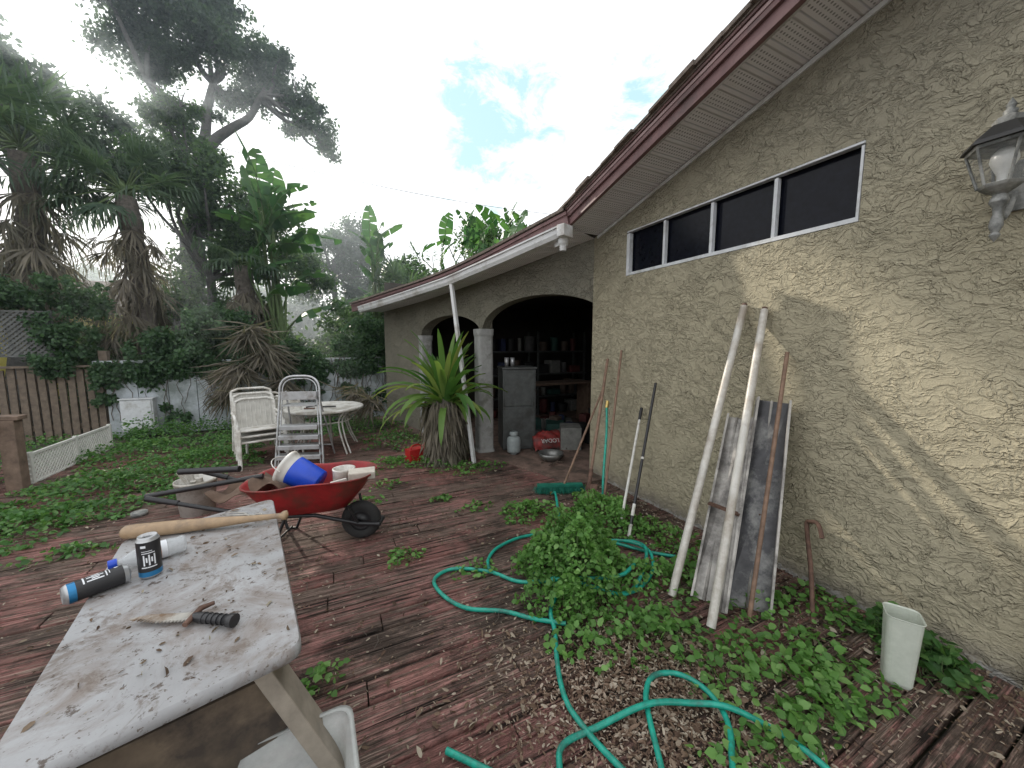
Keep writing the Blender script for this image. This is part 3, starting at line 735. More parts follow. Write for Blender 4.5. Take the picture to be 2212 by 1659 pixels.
def paddle(b,s,hub,tip,w_,mi=0,slit=.5):
    s=V(s);hub=V(hub);tip=V(tip)
    b.tube(spline([s,s.lerp(hub,.5)+V((0,0,.05)),hub],4),[.03]*4+[.022]*4+[.014],6,mi=1)
    L=(tip-hub).length; d0=(hub-s).normalized()*L*.5
    c1=hub+d0
    def bz(t): return hub*(1-t)**2+c1*2*t*(1-t)+tip*t*t
    def bt(t): return ((c1-hub)*(1-t)+(tip-c1)*t).normalized()
    n=12; side0=bt(.5).cross(V((0,0,1)))
    if side0.length<.2: side0=V((1,0,0))
    side0.normalize(); side0=(side0+V((random.uniform(-.3,.3),random.uniform(-.3,.3),random.uniform(-.4,.4)))).normalized()
    for sgn in(-1,1):
        k=0
        while k<n:
            m=min(n,k+random.choice((1,2,2,3)))
            dz=random.uniform(-.55,.1); gap=.0 if random.random()>slit else .3/n
            vs=[]
            for q in (k/n,(k+m)/2/n,m/n-gap):
                q=min(max(q,0),1); p=bz(q); t=bt(q); sd_=(side0-t*side0.dot(t)).normalized(); u=sd_.cross(t)
                ww=w_*.5*(math.sin(math.pi*min(1,(q*.93+.05)))**.55)
                vs+=[p, p+sd_*sgn*ww+u*(dz*ww*.4)+V((0,0,dz*ww))+t*ww*.25]
            b.add(vs,[(0,1,3,2),(2,3,5,4)],0,False)
            k=m
    b.tube([bz(t/6) for t in range(7)],[.012,.011,.01,.008,.007,.005,.003],4,mi=1)
def paddleplant(name,base,leaves,w_):
    e=empty(name); b=MB(); base=V(base)
    for (tx,ty,tz,L,dx) in leaves:
        tip=V((tx,ty,tz)); s=base+V((random.uniform(-.15,.15),random.uniform(-.1,.1),random.uniform(0,.3)))
        hub=tip+V((-dx*L,0,-L*math.sqrt(max(.0,1-dx*dx))))
        if hub.z<.8: hub=tip+V((-dx*L,0,.25*L))
        paddle(b,s,hub,tip,w_*random.uniform(.85,1.15))
    b.tube([(base.x,base.y,0),tuple(base)],[.16,.12],10,mi=1)
    b.build('paddle_leaves_and_stalks',[L_bird,M_stem],e)
Lv=[(-1.65,10,6.1,1.2,-.3),(-1.3,10,5.8,1.2,0),(-1.0,10.3,5.6,1.1,.1),(-.35,10,5.2,1.,.75),(-.2,9.9,4.6,1.1,.85),(.3,10,4.1,1.2,.95),(-2.0,10,5.1,1.1,-.8),(-.7,9.8,5.0,1.1,.4),(-1.1,9.8,4.5,1.1,.2),(-.1,9.8,3.8,1.1,.95),(-2.1,9.8,4.3,1.1,-.9),(-.6,9.7,3.5,1.,.8),(-.4,9.6,2.9,.9,.9),(-1.5,9.7,5.3,1.1,-.2),(-.4,9.8,4.2,1.1,.6),(.0,9.6,2.5,.8,.9),(-.9,10.2,5.2,1.1,.5),(-.2,10.1,4.9,1.1,.8),(-1.8,10.1,4.7,1.1,-.6),(.05,10,3.3,1,.9),(-1.2,9.7,3.9,1,.3)]
paddleplant('bird_of_paradise_plant',(-1.1,10,1.4),Lv,.52)
Lv=[(.95,10,5.0,1.0,0),(1.75,10,4.65,.9,.7),(.45,10,4.35,.8,-.7),(1.5,10,4.2,.7,.6),(.55,10,3.6,.7,-.7),(.6,9.8,3.0,.8,-.6),(1.35,10,3.7,.8,.3),(.75,9.9,4.3,.8,-.3),(1.3,10.2,4.7,.9,.3),(.9,9.7,2.6,.6,.2),(.7,10,4.0,.8,-.5),(1.15,10,4.4,.9,.1)]
paddleplant('bird_of_paradise_plant',(1.05,10,1.3),Lv,.42)
Lv=[]
for k in range(26):
    Lv.append((random.uniform(3.6,7.4),13.5+random.uniform(-.5,.5),random.uniform(5.2,6.9),1.2,random.uniform(-.8,.8)))
paddleplant('bird_of_paradise_plant',(5.2,13.5,2.5),Lv,.5)
Lv=[(random.uniform(7,9.5),15.5,random.uniform(6,8),1.3,random.uniform(-.8,.8)) for _ in range(12)]
paddleplant('bird_of_paradise_plant',(8.0,15.5,3),Lv,.5)
def feather(name,base,fr):
    e=empty(name); bs=MB(); P_=[];D_=[];L_=[];W_=[]
    for (tx,ty,tz) in fr:
        s=V(base); t=V((tx,ty,tz)); mid=s.lerp(t,.55)+V((0,0,.6))
        pts=spline([s,mid,t],12); bs.tube(pts,[.02*(1-i/len(pts))+.004 for i in range(len(pts))],5)
        for i in range(5,len(pts)-1):
            d=(pts[i+1]-pts[i]).normalized(); sd_=d.cross(V((0,0,1))).normalized()
            for sg in(-1,1):
                for _ in (0,1):
                    P_.append(tuple(pts[i].lerp(pts[i+1],random.random()))); D_.append(tuple(d*.6+sd_*sg+V((0,0,-.35+random.uniform(-.2,.2))))); L_.append(.45*(1-.5*i/len(pts))); W_.append(.035)
    bs.build('frond_stalks',M_stem,e); n=len(P_)
    leafmesh('fronds',P_,D_,np.tile([0,0,1.],(n,1))+rng.normal(size=(n,3))*.2,np.array(L_),np.array(W_),L_bird,T_SIMPLE,e)
feather('areca_palm',(3.0,11.5,1.5),[(1.7,11,4.0),(2.2,11.5,4.6),(3.2,11.5,4.9),(4.4,11.5,4.9),(1.3,11,3.2),(3.8,11.2,4.6),(2.7,11,4.3),(5,11.5,4.7)])
feather('areca_palm',(1.2,9.9,1.2),[(.3,9.5,2.6),(.6,9.3,1.7),(1.4,9.6,3.3),(2.0,9.8,3.2),(.2,9.6,2.0),(1.0,9.3,1.5)])
cl=[]
for k in range(125):
    x=random.uniform(-3.9,1.6); 
    dens=.9 if x>-2.9 else .35
    hmax=1.8+.4*math.sin(x*2.3)+.25*math.sin(x*5.7)
    if random.random()<dens: cl.append((x,8.98+random.uniform(-.15,.35),random.uniform(1.05,hmax),random.uniform(.12,.32)))
for k in range(22): cl.append((random.uniform(-7.5,-3.6),8.95+random.uniform(-.1,.4),random.uniform(2.1,2.6),.25))
for k in range(9): cl.append((random.uniform(-4.3,-3.6),8.9+random.uniform(-.1,.2),random.uniform(1.1,2.1),.22))
for k in range(54):
    x=random.choice((-2.75,-1.9,-1.6,-1.2,-.6,-.2,-3.55,.2,.6,1.0)); cl.append((x+random.uniform(-.18,.18),8.86,random.uniform(.2,1.25),random.uniform(.06,.15)))
p=clump_pts(cl,1700); p[:,1]=np.where(p[:,2]<1.3,np.minimum(p[:,1],8.88),p[:,1]); n=len(p)
vn=empty('wall_vine')
leafmesh('vine_foliage',p,rdir(n,-.5),rdir(n)+np.array([0,-1.2,.4]),rng.uniform(.6,1.2,n)*.07,rng.uniform(.6,.9,n)*.065,L_vine,T_LEAF,vn)
b=MB()
for k in range(70):
    x=random.uniform(-3.5,1.4); z=1.35; pts=[V((x,8.875,z))]
    while z>random.uniform(-.2,.7): 
        z-=.12; x+=random.uniform(-.08,.08); pts.append(V((x,8.875,max(z,0))))
        if z<0: break
    if len(pts)>2: b.tube(pts,random.uniform(.003,.007),4)
b.build('vine_stems',M_drystem,vn)
P_=[];D_=[];L_=[];W_=[]
for (hx,hy,hz,n) in ((-1.15,8.5,1.5,8),(-1.6,8.5,1.2,7),(-1.4,8.6,1.9,7),(.35,7.6,.75,4),(.6,7.4,.6,3),(-.9,8.5,.9,5),(-1.8,8.6,.8,4)):
    for i in range(n):
        a=random.uniform(0,6.28); dirv=V((math.cos(a),-.4,-.6+.5*math.sin(a)))
        for k in range(26):
            d=dirv+V((random.uniform(-.8,.8),random.uniform(-.4,.4),random.uniform(-1.2,.3)))
            P_.append((hx+random.uniform(-.1,.1),hy,hz+random.uniform(-.1,.1)));D_.append(tuple(d));L_.append(random.uniform(.35,.75));W_.append(.03)
n=len(P_); leafmesh('dead_palm_fronds',P_,D_,rdir(n),np.array(L_),np.array(W_),L_dead)
# ------------------------------------------------------------ strap leaved plant by the porch
sp_=empty('strap_leaf_plant'); c=V((1.36,4.95,0))
b=MB(); b.lathe([(.20,-.02),(.24,.15),(.22,.4),(.19,.65),(.12,.85),(0,.9)],c,14); b.build('stump',M_palmbark,sp_)
n=1500; a=rng.uniform(0,6.28,n); z=rng.uniform(.05,.88,n); r=.21+.035*rng.normal(size=n)
p=np.stack([c.x+r*np.cos(a),c.y+r*np.sin(a),z],1); d=np.stack([np.cos(a)*.35,np.sin(a)*.35,-np.ones(n)],1)+rng.normal(size=(n,3))*.15
leafmesh('dead_thatch',p,d,np.stack([np.cos(a),np.sin(a),np.zeros(n)],1)+rng.normal(size=(n,3))*.4,rng.uniform(.15,.38,n),rng.uniform(.015,.04,n),L_dead,T_SIMPLE,sp_)
b=MB()
for k in range(78):
    az=random.uniform(0,6.28); el=random.uniform(.15,1.5); L=random.uniform(.6,1.05)
    hd=V((math.cos(az),math.sin(az),0)); s=c+V((0,0,.82+random.uniform(-.1,.08)))+hd*.05
    p=s.copy(); e_=el; N=9; side=(hd.cross(V((0,0,1)))+V((0,0,random.uniform(-.4,.4)))).normalized()
    vs=[]
    for i in range(N+1):
        t=i/N; w_=.043*(math.sin(math.pi*(t*.85+.13))**.6)*(1 if i<N else .1)
        vs+=[p-side*w_+V((0,0,.012)),p,p+side*w_+V((0,0,.012))]
        p=p+(hd*math.cos(e_)+V((0,0,math.sin(e_))))*L/N; e_-=(.04+.25*t)*(1.55-el*.75)
    fs=[]
    for i in range(N): q=i*3; fs+=[(q,q+1,q+4,q+3),(q+1,q+2,q+5,q+4)]
    b.add(vs,fs,0,True)
b.build('strap_leaves',L_strap,sp_)
# ------------------------------------------------------------ weeds + litter
def weeds(name,patches,leaf,mat,asp=.85,tpl=T_LEAF,stems=True,up=1.6,zpow=.6):
    e=empty(name); p,L=field(patches,leaf,zpow); n=len(p)
    leafmesh('leaves',p,rdir(n)*np.array([1,1,.45]),rdir(n,up),L,L*asp,mat,tpl,e)
    if stems:
        b=MB(); idx=rng.integers(0,n,min(600,n//6))
        for i in idx:
            q=V(p[i]); b.tube([(q.x+random.uniform(-.06,.06),q.y+random.uniform(-.06,.06),0),(q.x,q.y,q.z*.6),q],.0022,4,caps=False)
        b.build('stems',M_stem,e)
weeds('weed_patch',[(1.45,1.98,.36,.34,.52,3400),(1.30,2.12,.2,.2,.40,900),(1.68,2.28,.26,.26,.42,1700),(1.2,1.78,.22,.2,.2,450),(1.8,1.75,.25,.25,.18,450),(2.2,2.55,.22,.5,.30,1300),(1.8,2.55,.25,.25,.2,400),(2.4,2.0,.2,.45,.16,350)],.036,L_weed,up=.9,zpow=.35)
weeds('creeping_weeds',[(1.15,1.50,.2,.2,.08,110),(1.55,1.40,.3,.18,.10,230),(1.75,1.08,.32,.2,.09,220),(1.98,.76,.32,.18,.10,280),(2.3,1.25,.28,.28,.11,190),(2.62,1.0,.18,.3,.12,150),(1.65,.75,.25,.1,.05,100),(2.15,.9,.22,.14,.09,110),(1.3,.8,.2,.1,.04,40),(2.1,1.6,.25,.22,.12,190)],.044,L_weed)
weeds('weed_clump',[(2.60,.62,.15,.16,.26,330),(2.66,.78,.12,.15,.2,200)],.05,L_weed2)
weeds('deck_weeds',[(1.62,3.0,.28,.2,.14,420),(.42,2.75,.14,.11,.06,90),(.95,3.65,.12,.08,.06,60),(.85,2.35,.16,.12,.04,70),(1.2,3.3,.18,.1,.06,50),(-.12,1.85,.1,.1,.07,60),(-.5,4.3,.25,.18,.08,100),(.2,3.9,.22,.12,.07,80),(1.2,5.0,.5,.45,.16,700),(.6,5.1,.35,.3,.07,180),(1.6,4.4,.35,.2,.1,220),(.1,4.8,.4,.3,.06,140),(.5,4.3,.2,.15,.05,60)],.038,L_weed)
weeds('ground_cover',[(-2.5,4.7,.8,.45,.16,1700),(-2.9,3.95,.7,.35,.14,900),(-2.3,5.6,.85,.6,.2,2300),(-1.7,6.4,.8,.6,.18,2000),(-3.3,4.9,.8,.6,.2,1400),(-2.6,7.2,1.0,.7,.25,2300),(-1.0,7.6,1.2,.7,.22,2000),(.4,7.6,1.0,.6,.2,1300),(.9,6.4,.5,.8,.12,700),(-4.3,7.4,1.2,1.2,.35,1900),(-2.2,8.4,1.5,.4,.35,1600),(-4.2,5.2,.9,1.0,.2,1300),(-1.6,5.0,.35,.22,.1,300),(-2.9,8.3,.7,.3,.5,900),(-.3,8.5,1.4,.3,.3,1200),(-1.9,3.9,.25,.12,.07,130),(-2.4,3.1,.25,.12,.07,120)],.042,L_weed2,stems=False)
def litter():
    n1,n2,n3=22000,15000,5000
    p=np.concatenate([np.stack([rng.uniform(-3.5,2.8,n1),rng.uniform(.3,6.5,n1)],1),
        np.stack([1.30+rng.normal(size=n2)*.42,1.12+rng.normal(size=n2)*.32],1),
        np.stack([2.83-np.abs(rng.normal(size=n3))*.4,rng.uniform(.3,3.4,n3)],1)])
    keep=(p[:,0]<2.83)&(p[:,1]>.2); p=p[keep]; n=len(p)
    f=np.sin(p[:,0]*3.1+np.sin(p[:,1]*4))*np.cos(p[:,1]*3.7+p[:,0])+rng.normal(size=n)*.6
    near=np.hypot(p[:,0]-1.3,p[:,1]-1.12)<.45
    p=p[(f>-.25)|(p[:,0]>2.2)|near]; n=len(p)
    P3=np.concatenate([p,rng.uniform(.002,.014,(n,1))],1)
    L=rng.gamma(2.0,.006,n)+.005
    leafmesh('leaf_litter',P3,rdir(n)*np.array([1,1,.18]),rdir(n,2.5),np.clip(L,.005,.055),np.clip(L,.005,.055)*rng.uniform(.25,.6,n),L_litter,T_LEAF)
    b=MB()
    for k in range(160):
        x=random.uniform(-1.5,2.7); y_=random.uniform(.5,5); a=random.uniform(0,3.14); l_=random.uniform(.04,.14)
        b.tube([(x,y_,.008),(x+l_*.5*math.cos(a),y_+l_*.5*math.sin(a),.014),(x+l_*math.cos(a+.3),y_+l_*math.sin(a+.3),.008)],.002,4)
    b.build('twigs',M_drystem)
litter()
# ------------------------------------------------------------ hoses
gh=empty('garden_hose'); b=MB()
def hose(pts,z=.016):
    q=[(p[0],p[1],p[2] if len(p)>2 else z) for p in pts]; b.tube(spline(q,8),.0125,10)
hose([(1.3,1.9,.06),(1.1,1.75,.04),(1.04,1.61),(.93,1.41),(.87,1.25),(.87,1.12),(.89,1.0),(.93,.86),(1.0,.7)])
hose([(.66,.92),(.70,1.04),(.76,1.10),(.92,1.095),(1.17,1.06,.042),(1.36,.985,.03),(1.47,.90,.042),(1.56,.80),(1.6,.68),(1.6,.5)])
hose([(.95,.74),(1.05,.88,.016),(1.14,1.02,.016),(1.22,1.12),(1.32,1.17),(1.43,1.13),(1.48,1.03),(1.46,.92),(1.40,.84),(1.32,.78),(1.22,.7)])
hose([(.33,1.28),(.42,1.18),(.52,1.06),(.6,.9)])
hose([(1.12,1.62,.03),(.98,1.75),(.85,1.88),(.66,2.0),(.56,2.18),(.55,2.36),(.70,2.42),(.92,2.28),(1.07,2.08),(1.3,1.9,.08),(1.6,1.75,.1),(1.8,1.8,.1)])
hose([(.92,2.28,.03),(.97,2.42),(1.1,2.54),(1.35,2.60),(1.60,2.53),(1.85,2.25,.05),(2.12,1.98),(2.30,1.80)])
co_=[]
for k in range(28):
    a=k*.45+1; co_.append((1.62+.40*math.cos(a)+.05*math.sin(k*1.3),2.02+.34*math.sin(a)+.03*math.cos(k),.02+.05*math.sin(k*.7)**2+.001*k))
hose(co_)
hose([(1.60,2.53),(1.73,2.62,.03),(1.82,2.8,.1),(1.95,3.05,.12),(2.02,3.22,.03)])
hose([(2.28,2.72,.02),(2.35,2.80,.35),(2.5,2.95,.7),(2.62,3.1,.95)])
b.build('hose_coils',M_teal,gh)
b=MB(); b.tube([(2.61,3.09,.93),(2.64,3.11,1.0)],.02,10); b.tube([(2.02,3.22,.03),(2.03,3.25,.03)],.018,10); b.build('hose_fittings',simple('brass',(.45,.33,.12),.35,metal=.8),gh)
# ------------------------------------------------------------ tools leaning on wall
WL=2.82
def pole(name,g,wy,wz,r,mat,extra=None,rtop=None):
    e=empty(name); b=MB(); a=V((g[0],g[1],.0)); t=V((WL-.01,wy,wz))
    b.tube([a,a.lerp(t,.5),t],[r,r,rtop or r],14); b.build('shaft',mat,e); return e,a,t
for nm,g,wy,wz in (('metal_pole',(1.89,1.56),1.80,1.89),('metal_pole',(1.87,1.27),1.65,1.85)):
    e,a,t=pole(nm,g,wy,wz,.025,M_pole)
    b=MB(); d=(t-a).normalized(); b.tube([t-d*.02,t+d*.02],.018,12); b.build('collar',M_rust,e)
pole('wooden_handle',(2.12,1.21),1.48,1.55,.013,M_wood)
e,a,t=pole('paint_roller_pole',(2.11,2.30),2.79,.96,.012,M_whitep); d=(t-a).normalized()
b=MB(); b.tube([t-d*.14,t],.016,10); b.tube([a,a+d*.1],.015,10); b.build('grips',M_black,e)
e,a,t=pole('extension_pole',(2.12,2.2),2.62,1.23,.013,M_black); d=(t-a).normalized()
b=MB(); b.tube([a+d*.03,a+d*.13],.0145,10); b.tube([a+d*.2,a+d*.3],.0145,10); b.tube([a+d*.7,a+d*.72],.0145,10);b.build('white_bands',M_whitep,e)
e,a,t=pole('shovel',(2.12,2.78),3.33,1.44,.016,M_wood); d=(t-a).normalized()
b=MB(); n=8; side=d.cross(V((1,0,0))).normalized(); up=side.cross(d)
vs=[]
for i in range(n+1):
    q=i/n; w_=.10*(1-.75*max(0,(.35-q)/.35)**1.5)
    for j in range(5):
        s=(j-2)/2; vs.append(a+d*(q*.27)+side*s*w_+up*(.03*s*s))
b.add(vs,[(i*5+j,i*5+j+1,(i+1)*5+j+1,(i+1)*5+j) for i in range(n) for j in range(4)],0,True)
b.tube([a+d*.2,a+d*.42],[.02,.018],10); b.build('shovel_blade',M_rust,e,solid=.004)
e,a,t=pole('garden_rake',(2.24,2.67),3.11,1.54,.012,M_wood); d=(t-a).normalized()
b=MB(); b.tube([a-V((0,.2,-.03)),a+V((0,.2,.03))],.009,6)
for k in range(12): b.tube([a+V((0,-.19+.035*k,.03)),a+V((-.05,-.19+.035*k,.0))],.004,5)
b.build('rake_head',M_rust,e)
pb=empty('push_broom'); b=MB(); h0=V((1.92,3.36,.09)); h1=V((2.38,3.18,.09)); b.beam(h0,h1,.06,.03); 
b.tube([(2.2,3.26,.1),(2.5,3.31,.62),(2.80,3.36,1.14)],.012,8,mi=1); b.build('broom_block',[M_green,M_wood],pb)
n=2200; t=rng.uniform(0,1,(n,1)); p=np.array(h0)+(np.array(h1)-np.array(h0))*t+rng.normal(size=(n,3))*np.array([.015,.02,.004])
leafmesh('bristles',p,np.tile([0,-.1,-1.],(n,1))+rng.normal(size=(n,3))*.25,rdir(n),np.full(n,.09),np.full(n,.005),M_green,T_SIMPLE,pb)
def channel(name,bl,br,tl,tr,fl,mat,mat2):
    b=MB(); bl,br,tl,tr=map(V,(bl,br,tl,tr)); nrm=(br-bl).cross(tl-bl).normalized()
    if nrm.x>0: nrm=-nrm
    s=(br-bl).normalized()
    b.poly([bl,br,tr,tl],1); b.poly([bl,tl,tl+nrm*fl,bl+nrm*fl]); b.poly([br,br+nrm*fl,tr+nrm*fl,tr])
    b.poly([bl+nrm*fl,tl+nrm*fl,tl+nrm*fl+s*.012,bl+nrm*fl+s*.012]); b.poly([br+nrm*fl,br+nrm*fl-s*.012,tr+nrm*fl-s*.012,tr+nrm*fl])
    m1=bl.lerp(br,.5)+nrm*.004; m2=tl.lerp(tr,.5)+nrm*.004
    b.tube([m1,m2],.008,6)
    b.build(name,[mat,mat2],solid=.004)
channel('metal_channel',(1.99,1.50,0),(2.08,1.38,0),(2.78,1.86,1.04),(2.78,1.70,1.04),.05,M_channel,M_channel)
channel('metal_channel',(2.12,1.36,0),(2.28,1.19,0),(2.80,1.66,1.20),(2.80,1.44,1.20),.06,M_channel,M_channeld)
channel('metal_channel',(2.0,1.36,0),(2.05,1.30,0),(2.74,1.70,1.06),(2.74,1.64,1.06),.03,M_channel,M_channel)
b=MB(); b.beam((2.28,1.62,.52),(2.34,1.44,.50),.04,.012); b.beam((2.5,1.44,.55),(2.45,1.36,.5),.05,.03); b.build('metal_bracket',M_rust)
b=MB(); b.tube(spline([(2.42,1.03,0),(2.62,1.15,.2),(2.79,1.27,.40),(2.79,1.25,.44),(2.78,1.21,.45),(2.76,1.18,.42),(2.74,1.16,.38)],6),.013,8); b.build('crowbar',M_rust)
b=MB(); c=V((2.36,.66,0)); R=Matrix.Rotation(.5,3,'Z'); ring=[]
for z,r in ((.005,.045),(.02,.05),(.34,.062),(.345,.066)):
    for j in range(24):
        a=2*math.pi*j/24; cx=math.copysign(abs(math.cos(a))**.4,math.cos(a)); cy=math.copysign(abs(math.sin(a))**.4,math.sin(a))
        ring.append(c+R@V((r*cx,r*cy,z)))
b.add(ring,[(i*24+j,i*24+(j+1)%24,(i+1)*24+(j+1)%24,(i+1)*24+j) for i in range(3) for j in range(24)]+[tuple(range(24))[::-1]],0,False)
b.build('plastic_container',M_clear2,solid=.003)
# ------------------------------------------------------------ folding table with things on it
tb=empty('picnic_table')
A,B_,C,D_=V((-.87,2.14,0)),V((-.34,2.38,0)),V((-.115,1.13,0)),V((-.665,.98,0))
def rounded(pts,r,n=6):
    out=[];k=len(pts)
    for i in range(k):
        p=pts[i];a=(pts[i-1]-p).normalized();c=(pts[(i+1)%k]-p).normalized()
        s=p+a*r;e=p+c*r
        for j in range(n+1):
            t=j/n; out.append(s*(1-t)**2+p*2*t*(1-t)+e*t*t)
    return out
rp=rounded([A,B_,C,D_],.05); b=MB(); n=len(rp); cen=(A+B_+C+D_)/4
lev=[(.985,.712),(1.,.718),(1.,.742),(.985,.75)]
vs=[]
for s,z in lev:
    for p in rp: q=cen+(p-cen)*s; vs.append((q.x,q.y,z))
b.add(vs,[(i*n+j,i*n+(j+1)%n,(i+1)*n+(j+1)%n,(i+1)*n+j) for i in range(3) for j in range(n)],0,True)
b.add(vs[-n:],[tuple(range(n))]); b.add(vs[:n],[tuple(range(n))[::-1]])
b.build('table_top',M_table,tb)
b=MB()
b.beam((-.23,1.20,.71),(.08,1.14,.02),.045,.10,up=(0,1,0)); b.beam((-.60,1.13,.71),(-.90,1.05,.02),.045,.10,up=(0,1,0))
b.beam((-.42,2.18,.71),(-.34,2.2,.02),.045,.09,up=(0,1,0)); b.beam((-.76,2.03,.71),(-.84,2.02,.02),.045,.09,up=(0,1,0))
b.build('legs',M_boardw,tb,bevel=.004)
b=MB(); b.beam((-.66,1.10,.52),(-.18,1.22,.52),.04,.24); b.beam((-.82,2.05,.62),(-.38,2.22,.62),.04,.1); b.beam((-.43,1.2,.66),(-.6,2.1,.66),.09,.04); b.build('cross_boards',M_ply,tb,bevel=.003)
bt_=MB(); a=V((-.87,2.135,0)); t=V((-.235,2.02,0)); d=(t-a); L=d.length; d.normalize()
prof=[(0,0),(.02,.001),(.029,.012),(.031,.05),(.030,.2),(.024,.36),(.016,.48),(.0125,.58),(.0125,.615),(.022,.628),(.022,.642),(0,.65)]
q=d.to_track_quat('Z','Y').to_matrix(); bt_.lathe(prof,(a.x,a.y,.782),18,R=q); bt_.build('baseball_bat',M_bat)
def can(name,c,axis,roll=0.):
    e=empty(name); R=V(axis).normalized().to_track_quat('Z','Y').to_matrix()@Matrix.Rotation(roll,3,'Z')
    b=MB(); b.lathe([(0,.004),(.022,.004),(.026,0),(.033,.012)],c,28,R=R,mi=2); b.lathe([(.033,.012),(.033,.03)],c,28,R=R,mi=1); b.lathe([(.033,.03),(.033,.142)],c,28,R=R,mi=0)
    b.lathe([(.033,.142),(.028,.152),(.027,.157),(.025,.157),(.024,.153),(0,.153)],c,28,R=R,mi=2)
    b.tube([V(c)+R@V((-.008,0,.156)),V(c)+R@V((.012,0,.157))],.006,8,mi=2)
    def patch(a0,a1,z0,z1,mi):
        vs=[]
        for j in range(5):
            a=a0+(a1-a0)*j/4
            for zz in (z0,z1): vs.append(V(c)+R@V((.0334*math.cos(a),.0334*math.sin(a),zz)))
        b.add(vs,[(j*2,j*2+2,j*2+3,j*2+1) for j in range(4)],mi)
    for q0 in (0,math.pi):
        for k in range(5):
            a0=-2.1+.22*k+q0; patch(a0,a0+.13,.055+.012*(k%2),.085+.010*((k+1)%2),3)
        patch(-2.3+q0,-1.0+q0,.046,.050,3); patch(-2.2+q0,-1.1+q0,.100,.103,3); patch(-2.2+q0,-1.3+q0,.108,.110,3); patch(-2.25+q0,-1.8+q0,.122,.131,3)
    b.build('can_body',[M_black,M_bluet,M_alu,M_whitetext],e)
can('drink_can',(-.645,1.745,.75),(0,0,1),.35); can('drink_can',(-.835,1.655,.784),(.14,.085,0),0.2)
wbt=empty('plastic_bottle'); ax=V((-.20,-.085,0)).normalized(); R=ax.to_track_quat('Z','Y').to_matrix(); c=V((-.585,1.905,.786))
b=MB(); b.lathe([(0,0),(.030,.002),(.034,.015),(.031,.03),(.034,.05),(.034,.13),(.030,.155),(.013,.185),(.0125,.20)],c,24,R=R); b.build('bottle_body',M_bottle,wbt)
b=MB(); b.lathe([(.017,.198),(.017,.222),(0,.223)],c,16,R=R,mi=0); b.lathe([(.0346,.06),(.0346,.11)],c,24,R=R,mi=1); b.lathe([(.0348,.078),(.0348,.088)],c,24,R=R,mi=2); b.build('cap_and_label',[M_blue,M_whitetext,simple('orange_band',(.55,.2,.06),.5)],wbt)
kn=empty('pruning_saw'); tip=V((-.60,1.455,.765)); g=V((-.425,1.385,.765)); d=(g-tip).normalized(); s=V((-d.y,d.x,0))
b=MB(); L=(g-tip).length; tops=[];bots=[];mids=[]
N_=36
for i in range(N_+1):
    q=i/N_
    tops.append(tip+d*L*q+s*(.018*min(1,q*3.5)**.7)); mids.append(tip+d*L*q-s*.010*min(1,q*2.))
    bots.append(tip+d*L*q-s*(.022*min(1,q*2.0)**.8)+(s*.011 if (i%2 and i>3) else V((0,0,0))))
k=N_+1
b.add(tops+mids+bots,[(r*k+i,r*k+i+1,(r+1)*k+i+1,(r+1)*k+i) for r in (0,1) for i in range(N_)])
b.build('blade',M_steel,kn,solid=.003)
b=MB(); b.tube([g-s*.035,g+s*.030+V((0,0,.006)),g+s*.045+d*.03+V((0,0,.012))],[.008,.009,.006],8,mi=1); e_=V((-.305,1.30,.772)); 
b.tube([g,g.lerp(e_,.15),g.lerp(e_,.5),g.lerp(e_,.85),g.lerp(e_,.88),e_],[.012,.015,.0135,.014,.019,.019],14)
for k in range(5): pp=g.lerp(e_,.25+.12*k); b.tube([pp,pp+(e_-g)*.03],.0160,14)
b.build('handle',[M_black,M_rust],kn)
b=MB(); 
for sgn in(-1,1):
    c=V((-.375,2.13+.018*sgn,.757)); ring=[c+V((.016*math.cos(k*.52),.012*math.sin(k*.52),0)) for k in range(13)]; b.tube(ring,.003,6,caps=False)
    b.tube([c+V((-.015,0,0)),V((-.44,2.19-.01*sgn,.757)),V((-.52,2.23-.016*sgn,.757))],[.003,.004,.001],6)
b.build('scissors',M_steel)
n=150; u=rng.uniform(.05,.95,(n,1)); v=rng.uniform(.03,.97,(n,1)); An,Bn,Cn,Dn=[np.array(x) for x in (A,B_,C,D_)]
p=(An*(1-u)+Bn*u)*(1-v)+(Dn*(1-u)+Cn*u)*v; p[:,2]=.7525+rng.uniform(0,.004,n); L=rng.gamma(1.4,.009,n)+.004
leafmesh('dry_leaves',p,rdir(n)*np.array([1,1,.1]),rdir(n,2),np.clip(L,0,.055),np.clip(L,0,.055)*rng.uniform(.25,.6,n),L_litter,T_LEAF)
b=MB(); R=Matrix.Rotation(.05,3,'Z'); c=V((-.25,.96,0)); ring=[]
for z,sx,sy in ((.012,.20,.17),(.02,.21,.18),(.43,.245,.215),(.435,.262,.232),(.45,.265,.235),(.45,.252,.222)):
    for p in rounded([V((-sx,-sy,0)),V((sx,-sy,0)),V((sx,sy,0)),V((-sx,sy,0))],.05,5): ring.append(c+R@V((p.x,p.y,z)))
n=24; b.add(ring,[(i*n+j,i*n+(j+1)%n,(i+1)*n+(j+1)%n,(i+1)*n+j) for i in range(5) for j in range(n)]+[tuple(range(n))[::-1]],0,True)
b.build('storage_bin',M_clear,solid=.003)
